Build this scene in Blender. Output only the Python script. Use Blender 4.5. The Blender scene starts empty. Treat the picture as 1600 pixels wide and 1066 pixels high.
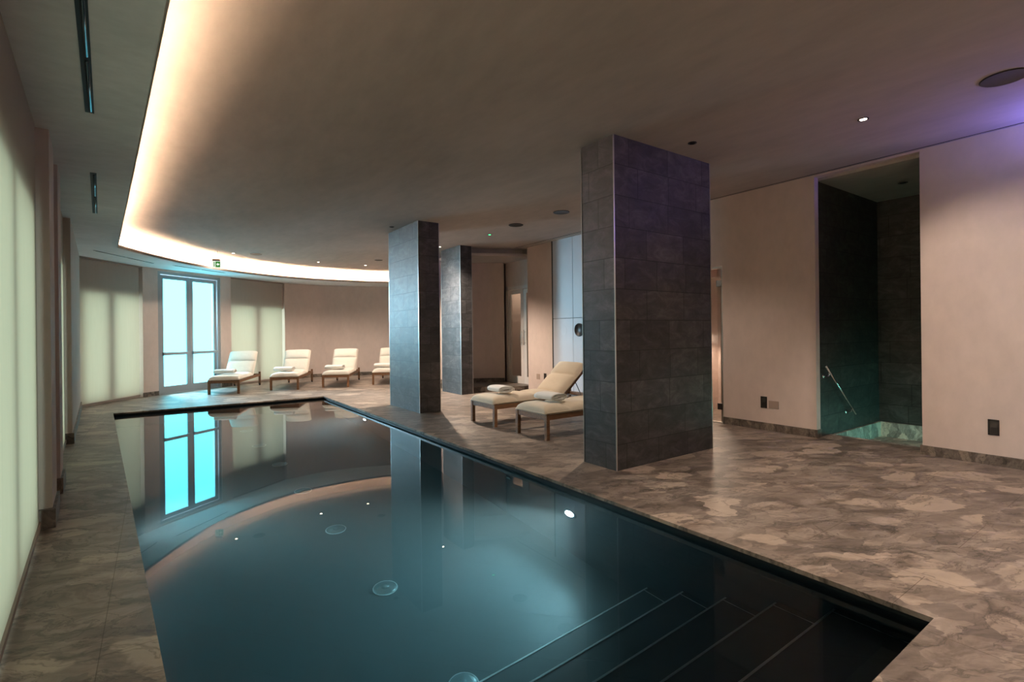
import bpy, bmesh, math, random
from mathutils import Vector, Matrix
random.seed(7)
sc = bpy.context.scene
col = sc.collection

# ------------------------------------------------------------------ camera, world, exposure
F_PX = 787.0
cam_d = bpy.data.cameras.new('camera')
cam_d.sensor_fit = 'HORIZONTAL'; cam_d.sensor_width = 36.0
cam_d.lens = F_PX / 1600.0 * 36.0
cam_d.shift_y = -14.0 / 1600.0
cam_d.clip_start = 0.02
cam = bpy.data.objects.new('camera', cam_d); col.objects.link(cam)
cam.matrix_world = (Matrix.Translation((0, 0, 1.35)) @ Matrix.Rotation(math.radians(-35.2), 4, 'Z')
                    @ Matrix.Rotation(math.radians(90), 4, 'X') @ Matrix.Rotation(-0.011, 4, 'Z'))
sc.camera = cam
w = bpy.data.worlds.new('world'); sc.world = w; w.use_nodes = True
w.node_tree.nodes['Background'].inputs[0].default_value = (0.25, 0.4, 0.5, 1)
w.node_tree.nodes['Background'].inputs[1].default_value = 0.2
sc.view_settings.view_transform = 'Standard'
sc.view_settings.look = 'None'
sc.view_settings.exposure = 1.28
sc.view_settings.gamma = 1.0
sc.view_settings.use_curve_mapping = False
cy = sc.cycles
cy.caustics_reflective = False
cy.caustics_refractive = False
cy.max_bounces = 12; cy.diffuse_bounces = 7; cy.glossy_bounces = 5
cy.transmission_bounces = 8; cy.transparent_max_bounces = 12; cy.volume_bounces = 0
cy.sample_clamp_indirect = 4.0
cy.use_denoising = True
try: cy.denoiser = 'OPENIMAGEDENOISE'
except Exception: pass

ZC = 3.245                                   # main ceiling height
def zs(y): return 2.83 + 0.006 * (y - 4.8)   # perimeter soffit, very slightly rising
def xw(y): return -0.617 - 0.0737 * (y - 4.83)   # pool-side face of the piers along the left wall

# ------------------------------------------------------------------ materials
def new_mat(name):
    m = bpy.data.materials.new(name); m.use_nodes = True
    nt = m.node_tree
    for n in list(nt.nodes): nt.nodes.remove(n)
    out = nt.nodes.new('ShaderNodeOutputMaterial')
    return m, nt, out
def nd(nt, t, **kw):
    n = nt.nodes.new(t)
    for k, v in kw.items():
        if k.startswith('i_'):
            key = k[2:]
            key = int(key) if key.isdigit() else key.replace('_', ' ')
            n.inputs[key].default_value = v
        else: setattr(n, k, v)
    return n
def lk(nt, a, b): nt.links.new(a, b)
def c4(c): return (c[0], c[1], c[2], 1.0)
def simple(name, color, rough=0.5, metal=0.0, bump=0.0, bscale=60.0, var=0.0, spec=0.5, sheen=0.0):
    m, nt, out = new_mat(name)
    b = nd(nt, 'ShaderNodeBsdfPrincipled')
    b.inputs['Base Color'].default_value = c4(color)
    b.inputs['Roughness'].default_value = rough
    b.inputs['Metallic'].default_value = metal
    b.inputs['Specular IOR Level'].default_value = spec
    if sheen: b.inputs['Sheen Weight'].default_value = sheen
    lk(nt, b.outputs[0], out.inputs[0])
    if bump or var:
        tc = nd(nt, 'ShaderNodeTexCoord')
        no = nd(nt, 'ShaderNodeTexNoise', i_Scale=bscale, i_Detail=4.0)
        lk(nt, tc.outputs['Object'], no.inputs['Vector'])
        if bump:
            bp = nd(nt, 'ShaderNodeBump', i_Strength=bump, i_Distance=0.004)
            lk(nt, no.outputs['Fac'], bp.inputs['Height']); lk(nt, bp.outputs[0], b.inputs['Normal'])
        if var:
            r = nd(nt, 'ShaderNodeValToRGB')
            r.color_ramp.elements[0].position = 0.3; r.color_ramp.elements[1].position = 0.7
            r.color_ramp.elements[0].color = c4([x * (1 - var) for x in color])
            r.color_ramp.elements[1].color = c4([min(1, x * (1 + var)) for x in color])
            lk(nt, no.outputs['Fac'], r.inputs[0]); lk(nt, r.outputs[0], b.inputs['Base Color'])
    return m
def emis(name, color, strength):
    m, nt, out = new_mat(name)
    e = nd(nt, 'ShaderNodeEmission'); e.inputs[0].default_value = c4(color); e.inputs[1].default_value = strength
    lk(nt, e.outputs[0], out.inputs[0]); return m

def lit_glass(name, color, strength, clear=0.35):
    m, nt, out = new_mat(name)
    e = nd(nt, 'ShaderNodeEmission'); e.inputs[0].default_value = c4(color); e.inputs[1].default_value = strength / (1 - clear)
    t = nd(nt, 'ShaderNodeBsdfTransparent'); mx = nd(nt, 'ShaderNodeMixShader'); mx.inputs[0].default_value = clear
    lk(nt, e.outputs[0], mx.inputs[1]); lk(nt, t.outputs[0], mx.inputs[2]); lk(nt, mx.outputs[0], out.inputs[0]); return m

def plaster(name, color, scale=1.2, amount=0.16, streak=(1.0, 1.0, 1.0), rough=0.75):
    """trowelled mineral plaster: soft clouds, fine streaks, slight relief"""
    m, nt, out = new_mat(name)
    b = nd(nt, 'ShaderNodeBsdfPrincipled', i_Roughness=rough); b.inputs['Specular IOR Level'].default_value = 0.25
    tc = nd(nt, 'ShaderNodeTexCoord')
    mp = nd(nt, 'ShaderNodeMapping'); mp.inputs['Scale'].default_value = streak
    lk(nt, tc.outputs['Object'], mp.inputs[0])
    n1 = nd(nt, 'ShaderNodeTexNoise', i_Scale=scale, i_Detail=5.0, i_Roughness=0.6, i_Distortion=0.6)
    n2 = nd(nt, 'ShaderNodeTexNoise', i_Scale=scale * 9, i_Detail=6.0, i_Roughness=0.65)
    lk(nt, mp.outputs[0], n1.inputs['Vector']); lk(nt, mp.outputs[0], n2.inputs['Vector'])
    mx = nd(nt, 'ShaderNodeMath', operation='MULTIPLY_ADD'); mx.inputs[1].default_value = 0.4
    lk(nt, n2.outputs['Fac'], mx.inputs[0])
    m2 = nd(nt, 'ShaderNodeMath', operation='MULTIPLY'); m2.inputs[1].default_value = 0.6
    lk(nt, n1.outputs['Fac'], m2.inputs[0]); lk(nt, m2.outputs[0], mx.inputs[2])
    r = nd(nt, 'ShaderNodeValToRGB')
    r.color_ramp.elements[0].position = 0.32; r.color_ramp.elements[1].position = 0.68
    r.color_ramp.elements[0].color = c4([x * (1 - amount) for x in color])
    r.color_ramp.elements[1].color = c4([min(1, x * (1 + amount)) for x in color])
    lk(nt, mx.outputs[0], r.inputs[0]); lk(nt, r.outputs[0], b.inputs['Base Color'])
    bp = nd(nt, 'ShaderNodeBump', i_Strength=0.12, i_Distance=0.01)
    lk(nt, mx.outputs[0], bp.inputs['Height']); lk(nt, bp.outputs[0], b.inputs['Normal'])
    lk(nt, b.outputs[0], out.inputs[0]); return m

def stone(name, tile=(0.0, 0.0), dark=1.0, rough=0.42, scale=1.0, tint=(1, 1, 1)):
    """large-format breccia stone: light clasts in a brown matrix, dark veins, fine joints"""
    m, nt, out = new_mat(name)
    b = nd(nt, 'ShaderNodeBsdfPrincipled', i_Roughness=rough); b.inputs['Specular IOR Level'].default_value = 0.35
    tc = nd(nt, 'ShaderNodeTexCoord')
    mp = nd(nt, 'ShaderNodeMapping'); mp.inputs['Scale'].default_value = (scale, scale, scale)
    mp.inputs['Rotation'].default_value = (0, 0, 0.45)
    lk(nt, tc.outputs['Object'], mp.inputs[0])
    nw = nd(nt, 'ShaderNodeTexNoise', i_Scale=1.6, i_Detail=5.0, i_Roughness=0.6)
    lk(nt, mp.outputs[0], nw.inputs['Vector'])
    def warp(amt, sx, sy):
        sub = nd(nt, 'ShaderNodeVectorMath', operation='SUBTRACT'); sub.inputs[1].default_value = (0.5, 0.5, 0.5)
        lk(nt, nw.outputs['Color'], sub.inputs[0])
        mu = nd(nt, 'ShaderNodeVectorMath', operation='SCALE'); mu.inputs['Scale'].default_value = amt
        lk(nt, sub.outputs[0], mu.inputs[0])
        ad = nd(nt, 'ShaderNodeVectorMath', operation='ADD')
        lk(nt, mp.outputs[0], ad.inputs[0]); lk(nt, mu.outputs[0], ad.inputs[1])
        m3 = nd(nt, 'ShaderNodeVectorMath', operation='MULTIPLY'); m3.inputs[1].default_value = (sx, sy, 1)
        lk(nt, ad.outputs[0], m3.inputs[0]); return m3.outputs[0]
    v1 = nd(nt, 'ShaderNodeTexVoronoi', i_Scale=1.8, feature='F1'); lk(nt, warp(0.55, 1.0, 1.9), v1.inputs['Vector'])
    v2 = nd(nt, 'ShaderNodeTexVoronoi', i_Scale=5.0, feature='F1'); lk(nt, warp(0.35, 1.0, 1.8), v2.inputs['Vector'])
    nf = nd(nt, 'ShaderNodeTexNoise', i_Scale=3.2, i_Detail=7.0, i_Roughness=0.68, i_Distortion=0.8)
    lk(nt, warp(0.3, 1.0, 2.6), nf.inputs['Vector'])
    def bw(o):
        n = nd(nt, 'ShaderNodeSeparateColor'); lk(nt, o, n.inputs[0]); return n.outputs[0]
    # matrix
    r0 = nd(nt, 'ShaderNodeValToRGB')
    P = [(0.24, (0.07, 0.054, 0.043)), (0.42, (0.165, 0.131, 0.108)), (0.55, (0.24, 0.196, 0.165)), (0.75, (0.36, 0.30, 0.257))]
    r0.color_ramp.elements[0].position = P[0][0]; r0.color_ramp.elements[1].position = P[-1][0]
    for p, c in P[1:-1]: r0.color_ramp.elements.new(p)
    for e, (p, c) in zip(r0.color_ramp.elements, P): e.color = c4([c[i] * dark * tint[i] for i in range(3)])
    lk(nt, nf.outputs['Fac'], r0.inputs[0])
    # big clasts
    r1 = nd(nt, 'ShaderNodeValToRGB'); r1.color_ramp.interpolation = 'EASE'
    r1.color_ramp.elements[0].position = 0.54; r1.color_ramp.elements[0].color = (0, 0, 0, 1)
    r1.color_ramp.elements[1].position = 0.57; r1.color_ramp.elements[1].color = (1, 1, 1, 1)
    lk(nt, bw(v1.outputs['Color']), r1.inputs[0])
    ed1 = nd(nt, 'ShaderNodeMapRange'); ed1.inputs['From Min'].default_value = 0.46; ed1.inputs['From Max'].default_value = 0.42
    lk(nt, v1.outputs['Distance'], ed1.inputs['Value'])
    a1 = nd(nt, 'ShaderNodeMath', operation='MULTIPLY'); lk(nt, r1.outputs[0], a1.inputs[0]); lk(nt, ed1.outputs[0], a1.inputs[1])
    a1b = nd(nt, 'ShaderNodeMath', operation='MULTIPLY'); a1b.inputs[1].default_value = 0.92; lk(nt, a1.outputs[0], a1b.inputs[0])
    mix1 = nd(nt, 'ShaderNodeMix', data_type='RGBA')
    lk(nt, a1b.outputs[0], mix1.inputs['Factor']); lk(nt, r0.outputs[0], mix1.inputs['A'])
    cc = nd(nt, 'ShaderNodeValToRGB')
    cc.color_ramp.elements[0].position = 0.3; cc.color_ramp.elements[0].color = c4([0.33 * dark * tint[0], 0.265 * dark * tint[1], 0.215 * dark * tint[2]])
    cc.color_ramp.elements[1].position = 0.7; cc.color_ramp.elements[1].color = c4([0.43 * dark * tint[0], 0.35 * dark * tint[1], 0.285 * dark * tint[2]])
    lk(nt, nf.outputs['Fac'], cc.inputs[0]); lk(nt, cc.outputs[0], mix1.inputs['B'])
    # small clasts, light and dark
    r2 = nd(nt, 'ShaderNodeValToRGB')
    r2.color_ramp.elements[0].position = 0.0; r2.color_ramp.elements[0].color = (0.62, 0.62, 0.64, 1)
    r2.color_ramp.elements[1].position = 1.0; r2.color_ramp.elements[1].color = (1.45, 1.42, 1.38, 1)
    for p, v in ((0.22, 0.8), (0.3, 1.0), (0.72, 1.0), (0.8, 1.2)):
        e = r2.color_ramp.elements.new(p); e.color = (v, v, v, 1)
    lk(nt, bw(v2.outputs['Color']), r2.inputs[0])
    mix2 = nd(nt, 'ShaderNodeMix', data_type='RGBA', blend_type='MULTIPLY')
    i1 = nd(nt, 'ShaderNodeMath', operation='SUBTRACT'); i1.inputs[0].default_value = 0.85; lk(nt, a1b.outputs[0], i1.inputs[1])
    lk(nt, i1.outputs[0], mix2.inputs['Factor']); lk(nt, mix1.outputs['Result'], mix2.inputs['A']); lk(nt, r2.outputs[0], mix2.inputs['B'])
    # dark thin veins
    nv = nd(nt, 'ShaderNodeTexNoise', i_Scale=1.7, i_Detail=6.0, i_Roughness=0.62, i_Distortion=0.9)
    lk(nt, warp(0.4, 1.0, 2.4), nv.inputs['Vector'])
    sb = nd(nt, 'ShaderNodeMath', operation='SUBTRACT'); sb.inputs[1].default_value = 0.5; lk(nt, nv.outputs['Fac'], sb.inputs[0])
    ab = nd(nt, 'ShaderNodeMath', operation='ABSOLUTE'); lk(nt, sb.outputs[0], ab.inputs[0])
    vr = nd(nt, 'ShaderNodeMapRange'); vr.inputs['From Min'].default_value = 0.0; vr.inputs['From Max'].default_value = 0.022
    vr.inputs['To Min'].default_value = 0.55; vr.inputs['To Max'].default_value = 1.0
    lk(nt, ab.outputs[0], vr.inputs['Value'])
    mix3 = nd(nt, 'ShaderNodeMix', data_type='RGBA', blend_type='MULTIPLY'); mix3.inputs['Factor'].default_value = 1.0
    lk(nt, mix2.outputs['Result'], mix3.inputs['A']); lk(nt, vr.outputs[0], mix3.inputs['B'])
    colr = mix3.outputs['Result']; hgt = None
    if tile[0]:
        br = nd(nt, 'ShaderNodeTexBrick'); br.offset = 0.5
        br.inputs['Scale'].default_value = 1.0; br.inputs['Mortar Size'].default_value = 0.0022
        br.inputs['Mortar Smooth'].default_value = 0.3
        br.inputs['Brick Width'].default_value = tile[0]; br.inputs['Row Height'].default_value = tile[1]
        br.inputs['Color1'].default_value = (0.94, 0.94, 0.94, 1); br.inputs['Color2'].default_value = (1.06, 1.06, 1.06, 1)
        br.inputs['Mortar'].default_value = (0.55, 0.5, 0.46, 1)
        mb = nd(nt, 'ShaderNodeMapping'); mb.inputs['Rotation'].default_value = (0, 0, math.radians(90))
        mb.inputs['Location'].default_value = (0.35, -0.39, 0)
        lk(nt, tc.outputs['Object'], mb.inputs[0]); lk(nt, mb.outputs[0], br.inputs['Vector'])
        mix4 = nd(nt, 'ShaderNodeMix', data_type='RGBA', blend_type='MULTIPLY'); mix4.inputs['Factor'].default_value = 1.0
        lk(nt, colr, mix4.inputs['A']); lk(nt, br.outputs['Color'], mix4.inputs['B']); colr = mix4.outputs['Result']
    lk(nt, colr, b.inputs['Base Color'])
    bp = nd(nt, 'ShaderNodeBump', i_Strength=0.25, i_Distance=0.004)
    lk(nt, nf.outputs['Fac'], bp.inputs['Height']); lk(nt, bp.outputs[0], b.inputs['Normal'])
    rr = nd(nt, 'ShaderNodeMapRange'); rr.inputs['To Min'].default_value = rough - 0.1; rr.inputs['To Max'].default_value = rough + 0.15
    lk(nt, nf.outputs['Fac'], rr.inputs['Value']); lk(nt, rr.outputs[0], b.inputs['Roughness'])
    lk(nt, b.outputs[0], out.inputs[0]); return m

def slate(name, color=(0.085, 0.08, 0.08), bw_=0.6, bh=0.302, rough=0.5, off=(0.0, 0.0), var=0.35, joint=0.35, lo=0.42, hi=2.1):
    """slate wall tiles laid in running bond; u follows x+y so every axis-aligned face is tiled"""
    m, nt, out = new_mat(name)
    b = nd(nt, 'ShaderNodeBsdfPrincipled', i_Roughness=rough); b.inputs['Specular IOR Level'].default_value = 0.45
    tc = nd(nt, 'ShaderNodeTexCoord')
    sp = nd(nt, 'ShaderNodeSeparateXYZ'); lk(nt, tc.outputs['Object'], sp.inputs[0])
    ad = nd(nt, 'ShaderNodeMath', operation='ADD'); lk(nt, sp.outputs[0], ad.inputs[0]); lk(nt, sp.outputs[1], ad.inputs[1])
    cb = nd(nt, 'ShaderNodeCombineXYZ'); lk(nt, ad.outputs[0], cb.inputs[0]); lk(nt, sp.outputs[2], cb.inputs[1])
    mp = nd(nt, 'ShaderNodeMapping'); mp.inputs['Location'].default_value = (off[0], off[1], 0); lk(nt, cb.outputs[0], mp.inputs[0])
    br = nd(nt, 'ShaderNodeTexBrick'); br.offset = 0.42; br.squash = 0.8; br.squash_frequency = 3
    br.inputs['Scale'].default_value = 1.0; br.inputs['Mortar Size'].default_value = 0.005
    br.inputs['Mortar Smooth'].default_value = 0.2
    br.inputs['Brick Width'].default_value = bw_; br.inputs['Row Height'].default_value = bh
    br.inputs['Bias'].default_value = 0.0
    br.inputs['Color1'].default_value = (1 - var * 0.5,) * 3 + (1,); br.inputs['Color2'].default_value = (1 + var * 0.6,) * 3 + (1,)
    br.inputs['Mortar'].default_value = (joint, joint, joint, 1)
    lk(nt, mp.outputs[0], br.inputs['Vector'])
    n1 = nd(nt, 'ShaderNodeTexNoise', i_Scale=4.5, i_Detail=9.0, i_Roughness=0.72, i_Distortion=0.8)
    mo = nd(nt, 'ShaderNodeMapping'); mo.inputs['Rotation'].default_value = (0.6, 0.5, 0.3); mo.inputs['Scale'].default_value = (1.0, 1.0, 1.9)
    lk(nt, tc.outputs['Object'], mo.inputs[0]); lk(nt, mo.outputs[0], n1.inputs['Vector'])
    r = nd(nt, 'ShaderNodeValToRGB')
    r.color_ramp.elements[0].position = 0.3; r.color_ramp.elements[0].color = c4([x * lo for x in color])
    r.color_ramp.elements[1].position = 0.72; r.color_ramp.elements[1].color = c4([x * hi for x in color])
    e = r.color_ramp.elements.new(0.5); e.color = c4(color)
    lk(nt, n1.outputs['Fac'], r.inputs[0])
    mx = nd(nt, 'ShaderNodeMix', data_type='RGBA', blend_type='MULTIPLY'); mx.inputs['Factor'].default_value = 1.0
    lk(nt, r.outputs[0], mx.inputs['A']); lk(nt, br.outputs['Color'], mx.inputs['B'])
    lk(nt, mx.outputs['Result'], b.inputs['Base Color'])
    bp = nd(nt, 'ShaderNodeBump', i_Strength=0.5, i_Distance=0.006); lk(nt, n1.outputs['Fac'], bp.inputs['Height'])
    inv = nd(nt, 'ShaderNodeMath', operation='SUBTRACT'); inv.inputs[0].default_value = 1.0; lk(nt, br.outputs['Fac'], inv.inputs[1])
    bp2 = nd(nt, 'ShaderNodeBump', i_Strength=0.8, i_Distance=0.003); lk(nt, inv.outputs[0], bp2.inputs['Height'])
    lk(nt, bp.outputs[0], bp2.inputs['Normal']); lk(nt, bp2.outputs[0], b.inputs['Normal'])
    lk(nt, b.outputs[0], out.inputs[0]); return m

def wood(name, c1, c2):
    m, nt, out = new_mat(name)
    b = nd(nt, 'ShaderNodeBsdfPrincipled', i_Roughness=0.5)
    tc = nd(nt, 'ShaderNodeTexCoord'); mp = nd(nt, 'ShaderNodeMapping'); mp.inputs['Scale'].default_value = (2, 14, 14)
    lk(nt, tc.outputs['Object'], mp.inputs[0])
    n = nd(nt, 'ShaderNodeTexNoise', i_Scale=2.5, i_Detail=6.0, i_Distortion=1.2); lk(nt, mp.outputs[0], n.inputs['Vector'])
    r = nd(nt, 'ShaderNodeValToRGB'); r.color_ramp.elements[0].position = 0.35; r.color_ramp.elements[1].position = 0.65
    r.color_ramp.elements[0].color = c4(c1); r.color_ramp.elements[1].color = c4(c2)
    lk(nt, n.outputs['Fac'], r.inputs[0]); lk(nt, r.outputs[0], b.inputs['Base Color'])
    lk(nt, b.outputs[0], out.inputs[0]); return m

def fabric(name, color, scale=350):
    m, nt, out = new_mat(name)
    b = nd(nt, 'ShaderNodeBsdfPrincipled', i_Roughness=0.9); b.inputs['Specular IOR Level'].default_value = 0.1
    b.inputs['Sheen Weight'].default_value = 0.2
    tc = nd(nt, 'ShaderNodeTexCoord')
    n = nd(nt, 'ShaderNodeTexNoise', i_Scale=scale, i_Detail=2.0); lk(nt, tc.outputs['Object'], n.inputs['Vector'])
    n2 = nd(nt, 'ShaderNodeTexNoise', i_Scale=9.0, i_Detail=4.0, i_Distortion=0.5); lk(nt, tc.outputs['Object'], n2.inputs['Vector'])
    r = nd(nt, 'ShaderNodeValToRGB'); r.color_ramp.elements[0].position = 0.25; r.color_ramp.elements[1].position = 0.75
    r.color_ramp.elements[0].color = c4([x * 0.86 for x in color]); r.color_ramp.elements[1].color = c4([min(1, x * 1.06) for x in color])
    lk(nt, n.outputs['Fac'], r.inputs[0]); lk(nt, r.outputs[0], b.inputs['Base Color'])
    bp = nd(nt, 'ShaderNodeBump', i_Strength=0.35, i_Distance=0.02); lk(nt, n2.outputs['Fac'], bp.inputs['Height'])
    bp2 = nd(nt, 'ShaderNodeBump', i_Strength=0.3, i_Distance=0.001); lk(nt, n.outputs['Fac'], bp2.inputs['Height'])
    lk(nt, bp.outputs[0], bp2.inputs['Normal']); lk(nt, bp2.outputs[0], b.inputs['Normal'])
    lk(nt, b.outputs[0], out.inputs[0]); return m

def screen_cloth(name):
    """woven roller-blind screen: scatters light from both sides"""
    m, nt, out = new_mat(name)
    d = nd(nt, 'ShaderNodeBsdfDiffuse'); t = nd(nt, 'ShaderNodeBsdfTranslucent')
    tc = nd(nt, 'ShaderNodeTexCoord'); mp = nd(nt, 'ShaderNodeMapping'); mp.inputs['Scale'].default_value = (60, 60, 2.0)
    lk(nt, tc.outputs['Object'], mp.inputs[0])
    n = nd(nt, 'ShaderNodeTexNoise', i_Scale=1.0, i_Detail=3.0); lk(nt, mp.outputs[0], n.inputs['Vector'])
    r = nd(nt, 'ShaderNodeValToRGB'); r.color_ramp.elements[0].position = 0.3; r.color_ramp.elements[1].position = 0.7
    r.color_ramp.elements[0].color = (0.56, 0.52, 0.48, 1); r.color_ramp.elements[1].color = (0.61, 0.57, 0.53, 1)
    lk(nt, n.outputs['Fac'], r.inputs[0]); lk(nt, r.outputs[0], d.inputs[0])
    t.inputs[0].default_value = (0.48, 0.45, 0.36, 1)
    mx = nd(nt, 'ShaderNodeMixShader'); mx.inputs[0].default_value = 0.42
    lk(nt, d.outputs[0], mx.inputs[1]); lk(nt, t.outputs[0], mx.inputs[2]); lk(nt, mx.outputs[0], out.inputs[0]); return m

def water_mat(name, absorb, adens, sdens):
    m, nt, out = new_mat(name)
    g = nd(nt, 'ShaderNodeBsdfGlass', i_Roughness=0.0, i_IOR=1.333); g.inputs[0].default_value = (1, 1, 1, 1)
    lk(nt, g.outputs[0], out.inputs[0])
    a = nd(nt, 'ShaderNodeVolumeAbsorption', i_Density=adens); a.inputs[0].default_value = c4(absorb)
    s = nd(nt, 'ShaderNodeVolumeScatter', i_Density=sdens, i_Anisotropy=0.0); s.inputs[0].default_value = (0.9, 1.0, 1.0, 1)
    ad = nd(nt, 'ShaderNodeAddShader'); lk(nt, a.outputs[0], ad.inputs[0]); lk(nt, s.outputs[0], ad.inputs[1])
    lk(nt, ad.outputs[0], out.inputs[1]); return m

M = dict(
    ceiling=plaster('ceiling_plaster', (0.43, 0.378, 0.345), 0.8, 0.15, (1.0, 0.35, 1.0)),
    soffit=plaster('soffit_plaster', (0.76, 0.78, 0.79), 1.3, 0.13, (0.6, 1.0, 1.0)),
    wall=plaster('wall_plaster', (0.60, 0.495, 0.448), 0.9, 0.10, (1.0, 1.0, 0.6)),
    pier=plaster('pier_plaster', (0.52, 0.46, 0.42), 0.9, 0.08),
    floor=stone('breccia_floor', (1.2, 0.6)),
    skirting=stone('breccia_skirting', (0, 0), 0.62, 0.45, 2.2),
    basinstone=stone('basin_stone', (0, 0), 1.9, 0.4, 1.6, (0.95, 1.05, 1.1)),
    slate=slate('slate_tiles', (0.052, 0.050, 0.051), off=(0.13, 0.054), var=0.6, joint=0.25),
    slate_dark=slate('slate_alcove', (0.045, 0.044, 0.041), 0.62, 0.302, off=(0, 0.054)),
    pooltile=slate('pool_tiles', (0.062, 0.078, 0.084), 0.5, 0.25, 0.4, var=0.04, joint=0.8, lo=0.9, hi=1.12),
    black=simple('black_shadow_gap', (0.006, 0.006, 0.007), 0.6),
    trim=simple('aluminium_trim', (0.55, 0.53, 0.50), 0.35, 1.0),
    steel=simple('stainless_steel', (0.72, 0.72, 0.70), 0.18, 1.0),
    chrome=simple('chrome', (0.85, 0.87, 0.88), 0.08, 1.0),
    nozzle=simple('polished_nozzle', (0.45, 0.5, 0.5), 0.2, 0.8),
    nosing=simple('step_nosing', (0.85, 0.92, 0.92), 0.3, 0.2),
    frame=simple('door_frame_paint', (0.34, 0.36, 0.38), 0.4, 0.3),
    wood=wood('teak', (0.16, 0.075, 0.035), (0.27, 0.135, 0.065)),
    cushion=fabric('cushion_canvas', (0.72, 0.62, 0.49)),
    cushion_white=fabric('cushion_canvas_pale', (0.74, 0.68, 0.60)),
    towel=fabric('towel_terry', (0.82, 0.79, 0.75), 160),
    screen=screen_cloth('blind_screen'),
    rail=simple('blind_rail', (0.30, 0.24, 0.21), 0.5),
    pane=lit_glass('lit_frosted_glass', (0.21, 1.35, 1.7), 1.0),
    window=emis('lit_window_glass', (1.0, 1.30, 1.14), 0.95),
    led=emis('led_strip_glow', (1.0, 0.73, 0.49), 190.0),
    lens=emis('downlight_lens', (1.0, 0.80, 0.58), 18.0),
    lens_off=simple('dark_lens', (0.05, 0.045, 0.04), 0.2),
    poollens=emis('pool_lens', (0.75, 0.95, 1.0), 140.0),
    purplelens=emis('assumed_violet_lens', (0.35, 0.28, 1.0), 6.0),  # lens of the assumed violet lamp
    grille=simple('speaker_grille', (0.035, 0.032, 0.032), 0.7, bump=0.4, bscale=400),
    white_panel=simple('lacquered_panel', (0.46, 0.47, 0.52), 0.45, var=0.03, bscale=3),
    white_paint=simple('painted_door', (0.62, 0.56, 0.52), 0.45),
    green=emis('exit_green', (0.02, 0.10, 0.02), 1.0),
    exit_white=emis('exit_white', (0.9, 1.0, 0.85), 0.4),
    greenlamp=emis('green_indicator', (0.1, 1.0, 0.35), 2.0),
    plate=simple('cover_plate', (0.36, 0.27, 0.22), 0.5),
    darkmetal=simple('dark_bronze', (0.035, 0.03, 0.028), 0.4, 0.6),
    slotmetal=simple('slot_deflector', (0.10, 0.13, 0.15), 0.25, 0.8),
    rubber=simple('rubber', (0.02, 0.02, 0.02), 0.7),
    strut=simple('strut_metal', (0.1, 0.1, 0.1), 0.35, 0.9),
    turq=emis('turquoise_led', (0.22, 1.0, 0.88), 11.0),
)
# glass
def glass_mat(name, color, rough, fac):
    m, nt, out = new_mat(name)
    t = nd(nt, 'ShaderNodeBsdfTransparent'); t.inputs[0].default_value = c4(color)
    g = nd(nt, 'ShaderNodeBsdfGlossy', i_Roughness=rough); g.inputs[0].default_value = (1, 1, 1, 1)
    mx = nd(nt, 'ShaderNodeMixShader'); mx.inputs[0].default_value = fac
    lk(nt, t.outputs[0], mx.inputs[1]); lk(nt, g.outputs[0], mx.inputs[2]); lk(nt, mx.outputs[0], out.inputs[0]); return m
M['glass'] = glass_mat('clear_glass', (0.85, 0.86, 0.84), 0.02, 0.12)
M['steamglass'] = glass_mat('smoked_glass', (0.75, 0.72, 0.68), 0.15, 0.12)
M['water'] = water_mat('pool_water', (0.22, 0.68, 0.76), 0.44, 0.13)
M['basinwater'] = water_mat('basin_water', (0.10, 0.85, 0.72), 1.2, 0.0)

# ------------------------------------------------------------------ mesh helpers
def obj(name, bm, mat, parent=None, smooth=False, autos=None):
    me = bpy.data.meshes.new(name)
    bmesh.ops.recalc_face_normals(bm, faces=bm.faces)
    bm.to_mesh(me); bm.free()
    if mat is not None: me.materials.append(mat)
    if smooth:
        for p in me.polygons: p.use_smooth = True
    o = bpy.data.objects.new(name, me); col.objects.link(o)
    if parent is not None: o.parent = parent
    if autos:
        try:
            me.shade_smooth() if hasattr(me, 'shade_smooth') else None
            me.set_sharp_from_angle(angle=autos)
        except Exception: pass
    return o
def tag(o, label=None, cat=None, group=None, kind=None):
    if label: o['label'] = label
    if cat: o['category'] = cat
    if group: o['group'] = group
    if kind: o['kind'] = kind
    return o
def empty(name, loc=(0, 0, 0), rz=0.0, parent=None):
    o = bpy.data.objects.new(name, None); col.objects.link(o); o.empty_display_size = 0.1
    o.location = loc; o.rotation_euler = (0, 0, rz)
    if parent: o.parent = parent
    return o
def struct(name, bm, mat, label=None, parent=None, **k):
    o = obj(name, bm, mat, parent, **k)
    if parent is None: o['kind'] = 'structure'
    if label: o['label'] = label
    return o
def box(bm, a, b, mtx=None, bevel=0.0):
    x0, y0, z0 = a; x1, y1, z1 = b
    r = bmesh.ops.create_cube(bm, size=1.0)
    m = Matrix.Translation(((x0 + x1) / 2, (y0 + y1) / 2, (z0 + z1) / 2)) @ Matrix.Diagonal((abs(x1 - x0), abs(y1 - y0), abs(z1 - z0), 1))
    if mtx is not None: m = mtx @ m
    bmesh.ops.transform(bm, matrix=m, verts=r['verts'])
    if bevel:
        es = list({e for v in r['verts'] for e in v.link_edges})
        bmesh.ops.bevel(bm, geom=es, offset=bevel, segments=2, affect='EDGES', profile=0.7)
    return bm
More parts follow.
